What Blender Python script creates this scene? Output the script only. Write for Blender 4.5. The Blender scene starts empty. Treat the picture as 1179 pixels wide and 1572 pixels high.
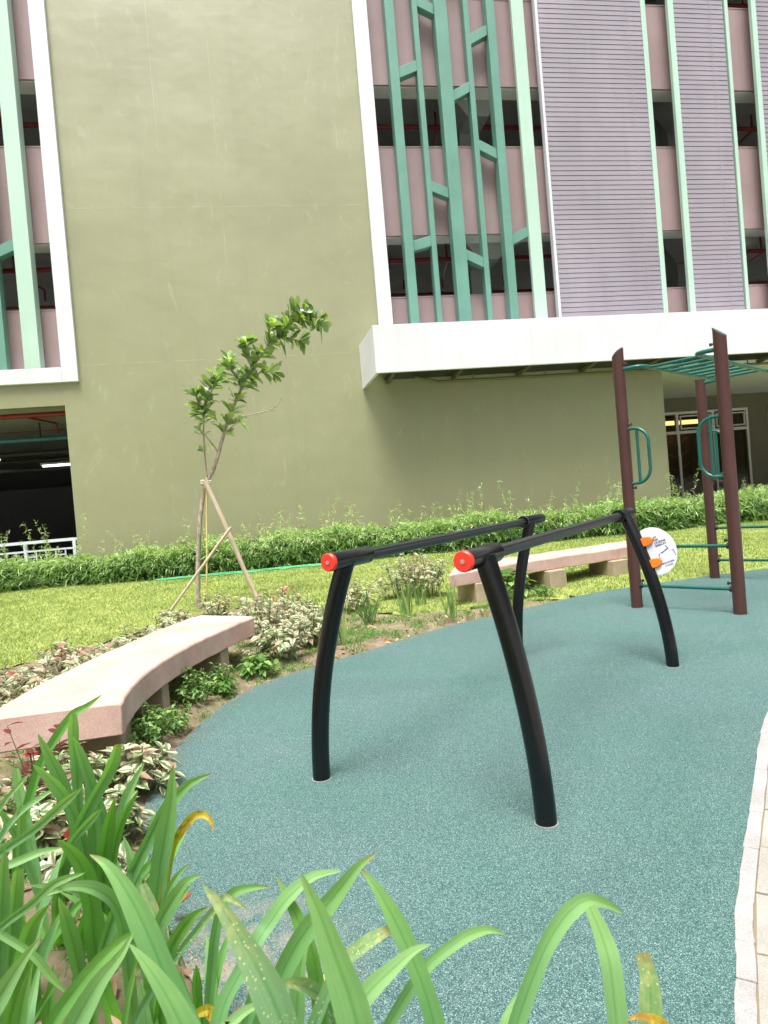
import bpy, math, random
import numpy as np
from mathutils import Vector, Matrix

# ------------------------------------------------------------------ camera, sky, sun, exposure
scene = bpy.context.scene
COL = scene.collection
RAD = math.radians
ROLL, PITCH, EYE = RAD(-4.81), RAD(0.938), 1.5
cam_d = bpy.data.cameras.new('camera')
cam = bpy.data.objects.new('camera', cam_d)
COL.objects.link(cam)
cr, sr, cp, sp = math.cos(ROLL), math.sin(ROLL), math.cos(PITCH), math.sin(PITCH)
fwd = Vector((0, cp, -sp)); up0 = Vector((0, sp, cp)); rt0 = Vector((1, 0, 0))
rt = cr * rt0 + sr * up0
up = -sr * rt0 + cr * up0
M = Matrix((rt, up, -fwd)).transposed().to_4x4()
M.translation = (0, 0, EYE)
cam.matrix_world = M
cam_d.lens = 23.32
cam_d.sensor_width = 36
cam_d.clip_start = 0.05
cam_d.clip_end = 600
cam_d.dof.use_dof = True
cam_d.dof.focus_distance = 4.5
cam_d.dof.aperture_fstop = 9.0
scene.camera = cam

SUN_EL, SUN_AZ = 70, 190          # azimuth clockwise from +Y: behind the camera, to the right
w = bpy.data.worlds.new('World')
scene.world = w
w.use_nodes = True
nt = w.node_tree
nt.nodes.clear()
sky = nt.nodes.new('ShaderNodeTexSky')
sky.sky_type = 'NISHITA'
sky.sun_disc = False
sky.sun_elevation = RAD(SUN_EL)
sky.sun_rotation = RAD(SUN_AZ)
sky.air_density = 1.0
sky.dust_density = 6.0
sky.ozone_density = 1.0
hs = nt.nodes.new('ShaderNodeHueSaturation')      # overcast: most of the blue is gone
hs.inputs['Saturation'].default_value = 0.45
bg = nt.nodes.new('ShaderNodeBackground')
bg.inputs['Strength'].default_value = 0.095
wo = nt.nodes.new('ShaderNodeOutputWorld')
nt.links.new(sky.outputs[0], hs.inputs['Color'])
# an overcast dome is brightest overhead and dimmer towards the horizon
tc = nt.nodes.new('ShaderNodeTexCoord')
sxyz = nt.nodes.new('ShaderNodeSeparateXYZ')
mr = nt.nodes.new('ShaderNodeMapRange')
mr.inputs['From Min'].default_value = 0.0
mr.inputs['From Max'].default_value = 1.0
mr.inputs['To Min'].default_value = 0.22
mr.inputs['To Max'].default_value = 1.9
mulc = nt.nodes.new('ShaderNodeMix'); mulc.data_type = 'RGBA'; mulc.blend_type = 'MULTIPLY'; mulc.inputs[0].default_value = 1.0
nt.links.new(tc.outputs['Generated'], sxyz.inputs[0])
nt.links.new(sxyz.outputs['Z'], mr.inputs['Value'])
nt.links.new(hs.outputs[0], mulc.inputs[6])
nt.links.new(mr.outputs[0], mulc.inputs[7])
nt.links.new(mulc.outputs[2], bg.inputs[0])
nt.links.new(bg.outputs[0], wo.inputs[0])

sun_d = bpy.data.lights.new('sun', 'SUN')
sun_d.energy = 2.3
sun_d.angle = RAD(22)
sun_d.color = (1.0, 0.995, 0.985)
sun = bpy.data.objects.new('sun', sun_d)
COL.objects.link(sun)
sdir = Vector((math.sin(RAD(SUN_AZ)) * math.cos(RAD(SUN_EL)), math.cos(RAD(SUN_AZ)) * math.cos(RAD(SUN_EL)), math.sin(RAD(SUN_EL))))
sun.rotation_euler = sdir.to_track_quat('Z', 'Y').to_euler()
sun.location = (-6, -8, 20)

scene.view_settings.view_transform = 'Standard'
scene.view_settings.look = 'None'
scene.view_settings.gamma = 1.0
scene.view_settings.use_curve_mapping = False
scene.view_settings.exposure = 0.93

rng = np.random.default_rng(7)
random.seed(7)

# ------------------------------------------------------------------ helpers
def tag(o, label=None, cat=None, group=None, kind=None):
    if label: o['label'] = label
    if cat: o['category'] = cat
    if group: o['group'] = group
    if kind: o['kind'] = kind
    return o

def empty(name, loc, label=None, cat=None, group=None):
    o = bpy.data.objects.new(name, None)
    COL.objects.link(o)
    o.location = loc
    o.empty_display_size = 0.2
    return tag(o, label, cat, group)

def link_mesh(name, me, parent=None):
    o = bpy.data.objects.new(name, me)
    COL.objects.link(o)
    if parent is not None:
        o.parent = parent
        root = parent
        loc = Vector((0, 0, 0))
        while root is not None:
            loc += root.location
            root = root.parent
        o.location = -loc                  # every part is modelled in world coordinates
    return o

class MB:
    """collects faces, then links them as ONE mesh object"""
    def __init__(s):
        s.v, s.f, s.m, s.uv = [], [], [], []
    def add(s, vs, fs, mi=0, uvs=None):
        b = len(s.v)
        s.v.extend(tuple(map(float, q)) for q in vs)
        for f in fs:
            s.f.append(tuple(b + i for i in f))
            s.m.append(mi)
            s.uv.append([uvs[i] for i in f] if uvs is not None else [(0, 0)] * len(f))
        return s
    def box(s, lo, hi, fn=None, mi=0):
        x0, y0, z0 = lo; x1, y1, z1 = hi
        vs = [(x0, y0, z0), (x1, y0, z0), (x1, y1, z0), (x0, y1, z0), (x0, y0, z1), (x1, y0, z1), (x1, y1, z1), (x0, y1, z1)]
        if fn: vs = [fn(*q) for q in vs]
        return s.add(vs, [(0, 3, 2, 1), (4, 5, 6, 7), (0, 1, 5, 4), (1, 2, 6, 5), (2, 3, 7, 6), (3, 0, 4, 7)], mi)
    def prism(s, poly, fn, d0, d1, mi=0):
        """poly of (a, b); fn(a, b, d) -> world"""
        n = len(poly)
        vs = [fn(a, b, d0) for a, b in poly] + [fn(a, b, d1) for a, b in poly]
        fs = [tuple(range(n))[::-1], tuple(range(n, 2 * n))] + [(i, (i + 1) % n, n + (i + 1) % n, n + i) for i in range(n)]
        return s.add(vs, fs, mi)
    def tube(s, path, r, seg=12, caps=True, mi=0, lobes=0, lobe=0.0, closed=False):
        P = [Vector(p) for p in path]
        n = len(P)
        rs = r if isinstance(r, (list, tuple)) else [r] * n
        T = []
        for i in range(n):
            if closed: t = P[(i + 1) % n] - P[i - 1]
            else: t = P[min(i + 1, n - 1)] - P[max(i - 1, 0)]
            T.append(t.normalized())
        ref = Vector((0, 0, 1)) if abs(T[0].z) < 0.9 else Vector((1, 0, 0))
        a = T[0].cross(ref).normalized()
        vs = []
        for i in range(n):
            a = (a - T[i] * a.dot(T[i])).normalized()
            b = T[i].cross(a)
            for k in range(seg):
                th = 2 * math.pi * k / seg
                rr = rs[i] * (1 + lobe * math.cos(lobes * th))
                vs.append(P[i] + (a * math.cos(th) + b * math.sin(th)) * rr)
        fs = []
        m = n if closed else n - 1
        for i in range(m):
            j = (i + 1) % n
            for k in range(seg):
                k2 = (k + 1) % seg
                fs.append((i * seg + k, i * seg + k2, j * seg + k2, j * seg + k))
        if caps and not closed:
            fs.append(tuple(range(seg))[::-1])
            fs.append(tuple((n - 1) * seg + k for k in range(seg)))
        return s.add(vs, fs, mi)
    def build(s, name, mats, parent=None, smooth=None, bevel=None):
        me = bpy.data.meshes.new(name)
        me.from_pydata(s.v, [], s.f)
        if not isinstance(mats, (list, tuple)): mats = [mats]
        for m in mats: me.materials.append(m)
        me.polygons.foreach_set('material_index', s.m)
        uvl = me.uv_layers.new(name='UVMap')
        uvl.data.foreach_set('uv', [c for f in s.uv for q in f for c in q])
        me.validate(); me.update()
        o = link_mesh(name, me, parent)
        if smooth is not None:
            me.polygons.foreach_set('use_smooth', [True] * len(me.polygons))
            if smooth < 180:
                me.set_sharp_from_angle(angle=RAD(smooth))
        if bevel:
            b = o.modifiers.new('edge', 'BEVEL')
            b.width = bevel; b.segments = 2; b.limit_method = 'ANGLE'; b.angle_limit = RAD(40)
        return o

def np_mesh(name, V, F, mats, parent=None, uv=None, mi=None, smooth=False, attr=None):
    """V (n,3) and F (m,k) arrays straight into a mesh"""
    me = bpy.data.meshes.new(name)
    V = np.asarray(V, np.float32); F = np.asarray(F, np.int32)
    m, k = F.shape
    me.vertices.add(len(V)); me.vertices.foreach_set('co', V.ravel())
    me.loops.add(m * k); me.loops.foreach_set('vertex_index', F.ravel())
    me.polygons.add(m)
    me.polygons.foreach_set('loop_start', np.arange(m, dtype=np.int32) * k)
    me.polygons.foreach_set('loop_total', np.full(m, k, np.int32))
    if not isinstance(mats, (list, tuple)): mats = [mats]
    for x in mats: me.materials.append(x)
    if mi is not None: me.polygons.foreach_set('material_index', np.asarray(mi, np.int32))
    if smooth: me.polygons.foreach_set('use_smooth', np.ones(m, bool))
    if uv is not None:
        l = me.uv_layers.new(name='UVMap')
        l.data.foreach_set('uv', np.asarray(uv, np.float32)[F.ravel()].ravel())
    if attr is not None:
        a = me.attributes.new('rnd', 'FLOAT', 'POINT')
        a.data.foreach_set('value', np.asarray(attr, np.float32))
    me.update(calc_edges=True)
    return link_mesh(name, me, parent)

# ------------------------------------------------------------------ materials
class NT:
    def __init__(s, name):
        s.mat = bpy.data.materials.new(name); s.mat.use_nodes = True
        s.t = s.mat.node_tree; s.t.nodes.clear()
        s.out = s.n('ShaderNodeOutputMaterial'); s.b = s.n('ShaderNodeBsdfPrincipled')
        s.l(s.b.outputs[0], s.out.inputs[0])
    def n(s, typ, **kw):
        x = s.t.nodes.new(typ)
        for k, v in kw.items():
            if k in x.inputs: x.inputs[k].default_value = v
            else: setattr(x, k, v)
        return x
    def l(s, a, b): s.t.links.new(a, b)
    def coord(s, kind='Object'): return s.n('ShaderNodeTexCoord').outputs[kind]
    def mapping(s, vec, scale=(1, 1, 1), rot=(0, 0, 0)):
        m = s.n('ShaderNodeMapping'); m.inputs['Scale'].default_value = scale; m.inputs['Rotation'].default_value = rot
        s.l(vec, m.inputs['Vector']); return m.outputs[0]
    def noise(s, vec, scale, detail=4, rough=0.55, dist=0.0):
        x = s.n('ShaderNodeTexNoise'); x.inputs['Scale'].default_value = scale; x.inputs['Detail'].default_value = detail
        x.inputs['Roughness'].default_value = rough; x.inputs['Distortion'].default_value = dist
        s.l(vec, x.inputs['Vector']); return x.outputs['Fac']
    def ramp(s, fac, stops, interp='LINEAR'):
        r = s.n('ShaderNodeValToRGB'); r.color_ramp.interpolation = interp
        e = r.color_ramp.elements
        while len(e) < len(stops): e.new(0.5)
        for q, (p, c) in zip(e, stops):
            q.position = p; q.color = (*c, 1) if len(c) == 3 else c
        s.l(fac, r.inputs[0]); return r.outputs[0]
    def mix(s, fac, a, b, mode='MIX'):
        m = s.n('ShaderNodeMix', data_type='RGBA', blend_type=mode)
        for sock, v in ((m.inputs[0], fac), (m.inputs[6], a), (m.inputs[7], b)):
            if isinstance(v, (int, float)): sock.default_value = v
            elif isinstance(v, (tuple, list)): sock.default_value = (*v, 1) if len(v) == 3 else v
            else: s.l(v, sock)
        return m.outputs[2]
    def math(s, op, a, b=0.0, clamp=False):
        m = s.n('ShaderNodeMath', operation=op, use_clamp=clamp)
        for sock, v in ((m.inputs[0], a), (m.inputs[1], b)):
            if isinstance(v, (int, float)): sock.default_value = v
            else: s.l(v, sock)
        return m.outputs[0]
    def bump(s, h, strength=0.3, dist=0.01):
        b = s.n('ShaderNodeBump'); b.inputs['Strength'].default_value = strength; b.inputs['Distance'].default_value = dist
        s.l(h, b.inputs['Height']); s.l(b.outputs[0], s.b.inputs['Normal']); return b
    def base(s, c):
        i = s.b.inputs['Base Color']
        if isinstance(c, (tuple, list)): i.default_value = (*c, 1)
        else: s.l(c, i)
    def rough(s, r):
        i = s.b.inputs['Roughness']
        if isinstance(r, (int, float)): i.default_value = r
        else: s.l(r, i)

def hexl(h):
    c = [int(h[i:i + 2], 16) / 255 for i in (0, 2, 4)]
    return tuple(x / 12.92 if x <= .04045 else ((x + .055) / 1.055) ** 2.4 for x in c)

def painted(name, col, rough=0.5, var=0.12, scale=1.5, bump=0.05, bscale=60, spec=0.5, streak=True, metal=0.0):
    t = NT(name); co = t.coord()
    n1 = t.noise(co, scale, 5)
    c2 = tuple(x * (1 - var) for x in col); c3 = tuple(min(1, x * (1 + var * .6)) for x in col)
    c = t.ramp(n1, [(0.3, c2), (0.7, c3)])
    if streak:
        st = t.noise(t.mapping(co, (3, 3, .12)), 2.0, 6, .65)
        c = t.mix(t.math('MULTIPLY', t.ramp(st, [(0.5, (0, 0, 0)), (0.8, (1, 1, 1))]), 0.35), c, tuple(x * .72 for x in col))
    t.base(c)
    t.rough(t.math('ADD', t.math('MULTIPLY', t.noise(co, 4, 4), 0.25), rough - 0.12))
    t.b.inputs['Specular IOR Level'].default_value = spec
    t.b.inputs['Metallic'].default_value = metal
    if bump: t.bump(t.noise(co, bscale, 3), bump, 0.01)
    return t.mat

def wall_mat():
    t = NT('olive_wall_paint'); co = t.coord()
    big = t.noise(co, 0.22, 6, .6)
    c = t.ramp(big, [(0.3, (.247, .250, .132)), (0.7, (.288, .290, .160))])
    # rain streaks, faint
    st = t.noise(t.mapping(co, (1.2, 1.2, .06)), 1.6, 8, .65)
    c = t.mix(t.math('MULTIPLY', t.ramp(st, [(0.52, (0, 0, 0)), (0.75, (1, 1, 1))]), 0.30), c, (.20, .20, .12))
    # pale trowel scars
    sc = t.noise(t.mapping(co, (1.1, 1.1, .35)), 3.2, 8, .7, 1.4)
    c = t.mix(t.math('MULTIPLY', t.ramp(sc, [(0.58, (0, 0, 0)), (0.74, (1, 1, 1))]), 0.42), c, (.40, .41, .31))
    t.base(c)
    lines = t.noise(t.mapping(co, (.35, .35, 5.0)), 2.0, 4, .5)
    r = t.math('ADD', t.math('MULTIPLY', t.noise(co, .5, 5, .6), .22), .30)
    t.rough(r)
    t.b.inputs['Specular IOR Level'].default_value = 1.0
    h = t.math('ADD', t.math('MULTIPLY', t.noise(co, .55, 3, .5), 1.0), t.math('MULTIPLY', lines, .022))
    h = t.math('ADD', h, t.math('MULTIPLY', t.noise(t.mapping(co, (1, 1, 1.6)), 4, 6, .65), .05))
    t.bump(h, .26, .16)
    return t.mat

def rubber_mat():
    t = NT('rubber_granules'); co = t.coord()
    v = t.n('ShaderNodeTexVoronoi'); v.inputs['Scale'].default_value = 420
    t.l(co, v.inputs['Vector'])
    sep = t.n('ShaderNodeSeparateColor'); t.l(v.outputs['Color'], sep.inputs[0])
    g = t.ramp(sep.outputs[0], [(0.0, (.010, .028, .031)), (0.25, (.023, .067, .062)), (0.55, (.054, .131, .119)), (0.83, (.115, .217, .197)), (0.98, (.37, .46, .43))])
    big = t.noise(co, 1.1, 5, .6)
    g = t.mix(t.math('MULTIPLY', t.ramp(big, [(0.35, (0, 0, 0)), (0.68, (1, 1, 1))]), 0.5), g, t.mix(1.0, g, (.62, .98, .86), 'MULTIPLY'))
    blue = t.noise(co, .7, 4, .6, .5)
    g = t.mix(t.math('MULTIPLY', t.ramp(blue, [(0.48, (0, 0, 0)), (0.7, (1, 1, 1))]), 0.6), g, t.mix(1.0, g, (1.15, .98, 1.10), 'MULTIPLY'))
    worn = t.noise(co, .45, 6, .62, .8)
    g = t.mix(t.math('MULTIPLY', t.ramp(worn, [(.38, (1, 1, 1)), (.56, (0, 0, 0))]), .55), g, t.mix(1.0, g, (.70, .76, .76), 'MULTIPLY'))
    # sandy worn patches along the planted edge
    sx = t.n('ShaderNodeSeparateXYZ'); t.l(co, sx.inputs[0])
    vd = t.n('ShaderNodeVectorMath', operation='DISTANCE'); t.l(co, vd.inputs[0]); vd.inputs[1].default_value = (-.66, 2.12, 0)
    near = t.ramp(vd.outputs['Value'], [(0.1, (1, 1, 1)), (.55, (0, 0, 0))])
    patch = t.math('MULTIPLY', near, t.ramp(t.noise(co, 9, 6, .7), [(.42, (0, 0, 0)), (.6, (1, 1, 1))]))
    g = t.mix(t.math('MULTIPLY', patch, .75), g, (.33, .27, .21))
    dust = t.ramp(t.noise(co, 45, 3, .7), [(.66, (0, 0, 0)), (.74, (1, 1, 1))])
    g = t.mix(t.math('MULTIPLY', dust, .18), g, (.45, .5, .48))
    t.base(g); t.rough(.75)
    t.b.inputs['Sheen Weight'].default_value = .05; t.b.inputs['Sheen Roughness'].default_value = .4
    t.b.inputs['Specular IOR Level'].default_value = .4
    h = t.math('ADD', t.math('MULTIPLY', v.outputs['Distance'], -1.0), t.math('MULTIPLY', sep.outputs[1], .5))
    t.bump(h, .6, .003)
    return t.mat

def soil_mat():
    t = NT('garden_soil'); co = t.coord()
    c = t.ramp(t.noise(co, 5, 8, .7), [(.3, (.14, .10, .06)), (.55, (.28, .21, .135)), (.75, (.44, .36, .25))])
    c = t.mix(t.math('MULTIPLY', t.ramp(t.noise(co, 1.3, 4), [(.5, (0, 0, 0)), (.62, (1, 1, 1))]), .5), c, (.12, .16, .045))
    t.base(c); t.rough(.95)
    t.bump(t.noise(co, 28, 8, .75), .9, .03)
    return t.mat

def lawn_mat():
    t = NT('lawn_turf'); co = t.coord()
    c = t.ramp(t.noise(co, 3.5, 8, .75), [(.3, (.14, .20, .04)), (.5, (.27, .33, .07)), (.72, (.42, .44, .13))])
    t.base(c); t.rough(.9); t.bump(t.noise(co, 40, 6, .7), .8, .03)
    return t.mat

def leafy(name, stops, trans=0.35, rough=0.45, attr='rnd', spec=.4):
    """leaf colour from a per-leaf random value; light passes through"""
    t = NT(name)
    a = t.n('ShaderNodeAttribute', attribute_name=attr)
    c = t.ramp(a.outputs['Fac'], stops)
    t.base(c); t.rough(rough); t.b.inputs['Specular IOR Level'].default_value = spec
    tr = t.n('ShaderNodeBsdfTranslucent'); t.l(t.mix(1.0, c, (1.3, 1.35, .55), 'MULTIPLY'), tr.inputs[0])
    mx = t.n('ShaderNodeMixShader'); mx.inputs[0].default_value = trans
    t.l(t.b.outputs[0], mx.inputs[1]); t.l(tr.outputs[0], mx.inputs[2]); t.l(mx.outputs[0], t.out.inputs[0])
    return t.mat

def strap_mat(name, base, mid, tipc, spots=0.0, old=0.0):
    """long strap leaf: UV x runs across (0..1), y along from tip to base"""
    t = NT(name); uv = t.n('ShaderNodeTexCoord').outputs['UV']; co = t.coord()
    sx = t.n('ShaderNodeSeparateXYZ'); t.l(uv, sx.inputs[0])
    a = t.n('ShaderNodeAttribute', attribute_name='rnd')
    c = t.ramp(sx.outputs[1], [(0.0, tipc), (0.25, base), (0.75, base), (1.0, mid)])
    c = t.mix(a.outputs['Fac'], c, t.mix(1.0, c, (.72, .86, .62), 'MULTIPLY'))
    # parallel veins
    vein = t.noise(t.mapping(uv, (34, .35, 1)), 1.0, 5, .7)
    c = t.mix(t.math('MULTIPLY', t.ramp(vein, [(.42, (0, 0, 0)), (.6, (1, 1, 1))]), .6), c, t.mix(1.0, c, (1.55, 1.35, 1.6), 'MULTIPLY'))
    # midrib
    d = t.math('ABSOLUTE', t.math('SUBTRACT', sx.outputs[0], .5))
    rib = t.ramp(d, [(.0, (1, 1, 1)), (.03, (1, 1, 1)), (.09, (0, 0, 0))])
    c = t.mix(t.math('MULTIPLY', rib, .8), c, t.mix(1.0, c, (.62, .8, .55), 'MULTIPLY'))
    blot = t.noise(co, 22, 5, .6)
    c = t.mix(t.math('MULTIPLY', t.ramp(blot, [(.52, (0, 0, 0)), (.72, (1, 1, 1))]), .3), c, t.mix(1.0, c, (1.25, 1.15, .8), 'MULTIPLY'))
    if spots:
        sv = t.n('ShaderNodeTexVoronoi'); sv.inputs['Scale'].default_value = 120; t.l(co, sv.inputs['Vector'])
        spt = t.ramp(sv.outputs['Distance'], [(.17, (1, 1, 1)), (.25, (0, 0, 0))])
        fade = t.ramp(sx.outputs[1], [(0.0, (1, 1, 1)), (.28, (.8, .8, .8)), (.6, (.12, .12, .12))])
        zone = t.ramp(t.noise(co, 26, 3, .6), [(.42, (0, 0, 0)), (.55, (1, 1, 1))])
        c = t.mix(t.math('MULTIPLY', t.math('MULTIPLY', spt, fade), zone), c, (.72, .72, .42))
        ylw = t.math('MULTIPLY', t.ramp(sx.outputs[1], [(0.01, (1, 1, 1)), (.15, (0, 0, 0))]), t.ramp(t.noise(co, 60, 4, .6), [(.45, (0, 0, 0)), (.6, (1, 1, 1))]))
        c = t.mix(t.math('MULTIPLY', ylw, .6), c, (.62, .58, .24))
    if old:
        br = t.ramp(t.noise(co, 45, 5, .65), [(.45, (0, 0, 0)), (.62, (1, 1, 1))])
        c = t.mix(t.math('MULTIPLY', br, .8), c, (.34, .13, .03))
    tipn = t.math('MULTIPLY', t.ramp(sx.outputs[1], [(0.0, (1, 1, 1)), (.03, (0, 0, 0))]), t.ramp(a.outputs['Fac'], [(.58, (0, 0, 0)), (.62, (1, 1, 1))]))
    c = t.mix(t.math('MULTIPLY', tipn, .85), c, (.36, .25, .10))
    t.base(c)
    t.rough(t.math('ADD', t.math('MULTIPLY', vein, .2), .32))
    t.b.inputs['Specular IOR Level'].default_value = .65
    t.bump(vein, .6, .003)
    tr = t.n('ShaderNodeBsdfTranslucent'); t.l(t.mix(1.0, c, (1.05, 1.35, .4), 'MULTIPLY'), tr.inputs[0])
    mx = t.n('ShaderNodeMixShader'); mx.inputs[0].default_value = .35
    t.l(t.b.outputs[0], mx.inputs[1]); t.l(tr.outputs[0], mx.inputs[2]); t.l(mx.outputs[0], t.out.inputs[0])
    return t.mat

def variegated_mat(name, green, cream, blush):
    t = NT(name); uv = t.n('ShaderNodeTexCoord').outputs['UV']; co = t.coord()
    sx = t.n('ShaderNodeSeparateXYZ'); t.l(uv, sx.inputs[0])
    a = t.n('ShaderNodeAttribute', attribute_name='rnd')
    d = t.math('ABSOLUTE', t.math('SUBTRACT', sx.outputs[0], .5))
    edge = t.math('ADD', d, t.math('MULTIPLY', t.math('SUBTRACT', t.noise(co, 70, 4, .7), .5), .55))
    f = t.ramp(t.math('ADD', edge, t.math('MULTIPLY', a.outputs['Fac'], .12)), [(.17, (0, 0, 0)), (.27, (1, 1, 1))])
    c = t.mix(f, green, cream)
    c = t.mix(t.ramp(a.outputs['Fac'], [(.80, (0, 0, 0)), (.92, (1, 1, 1))]), c, blush)
    c = t.mix(t.ramp(a.outputs['Fac'], [(.0, (1, 1, 1)), (.14, (0, 0, 0))]), c, t.mix(1.0, green, (1.5, 1.5, 1.2), 'MULTIPLY'))
    t.base(c); t.rough(.42); t.b.inputs['Specular IOR Level'].default_value = .4
    tr = t.n('ShaderNodeBsdfTranslucent'); t.l(c, tr.inputs[0])
    mx = t.n('ShaderNodeMixShader'); mx.inputs[0].default_value = .25
    t.l(t.b.outputs[0], mx.inputs[1]); t.l(tr.outputs[0], mx.inputs[2]); t.l(mx.outputs[0], t.out.inputs[0])
    return t.mat

def stone_mat(name, c0, c1, c2, speck=1.0):
    t = NT(name); co = t.coord()
    c = t.ramp(t.noise(co, 2.2, 7, .65), [(.3, c0), (.52, c1), (.75, c2)])
    g = t.noise(co, 190, 3, .8)
    c = t.mix(t.math('MULTIPLY', t.ramp(g, [(.50, (0, 0, 0)), (.62, (1, 1, 1))]), .62 * speck), c, tuple(x * .52 for x in c1))
    c = t.mix(t.math('MULTIPLY', t.ramp(g, [(.34, (1, 1, 1)), (.44, (0, 0, 0))]), .5 * speck), c, tuple(min(.85, x * 1.35) for x in c1))
    c = t.mix(t.math('MULTIPLY', t.ramp(t.noise(co, 3.4, 8, .7, 1.2), [(.50, (0, 0, 0)), (.68, (1, 1, 1))]), .38), c, tuple(x * .62 for x in c1))
    t.base(c); t.rough(.8); t.bump(t.math('ADD', t.noise(co, 120, 4, .7), t.math('MULTIPLY', t.noise(co, 6, 4), .8)), .35, .006)
    return t.mat

def concrete_mat(name, c, dark=.75):
    t = NT(name); co = t.coord()
    k = t.ramp(t.noise(co, 1.6, 8, .65), [(.3, tuple(x * dark for x in c)), (.7, c)])
    k = t.mix(t.math('MULTIPLY', t.ramp(t.noise(co, 14, 5, .7), [(.5, (0, 0, 0)), (.7, (1, 1, 1))]), .35), k, tuple(x * .6 for x in c))
    t.base(k); t.rough(.85); t.bump(t.noise(co, 60, 5, .7), .3, .006)
    return t.mat

def simple(name, col, rough=.5, metal=0., spec=.5, emit=None, es=1.0):
    t = NT(name); co = t.coord()
    t.base(t.ramp(t.noise(co, 6, 4), [(.3, tuple(x * .85 for x in col)), (.7, tuple(min(1, x * 1.08) for x in col))]))
    t.rough(rough); t.b.inputs['Metallic'].default_value = metal; t.b.inputs['Specular IOR Level'].default_value = spec
    if emit:
        t.b.inputs['Emission Color'].default_value = (*emit, 1); t.b.inputs['Emission Strength'].default_value = es
    return t.mat

def bark_mat():
    t = NT('pale_bark'); co = t.coord()
    c = t.ramp(t.noise(t.mapping(co, (1, 1, .3)), 30, 6, .7), [(.3, (.16, .125, .09)), (.5, (.34, .29, .22)), (.72, (.54, .49, .40))])
    t.base(c); t.rough(.9); t.bump(t.noise(t.mapping(co, (1, 1, .35)), 60, 5, .7), .6, .006)
    return t.mat

def glass_mat():
    t = NT('tinted_glass')
    t.base((.012, .014, .012)); t.rough(.06); t.b.inputs['Specular IOR Level'].default_value = .6
    tr = t.n('ShaderNodeBsdfTransparent'); tr.inputs[0].default_value = (.85, .84, .78, 1)
    mx = t.n('ShaderNodeMixShader'); mx.inputs[0].default_value = .75
    t.l(t.b.outputs[0], mx.inputs[1]); t.l(tr.outputs[0], mx.inputs[2]); t.l(mx.outputs[0], t.out.inputs[0])
    return t.mat

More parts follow.
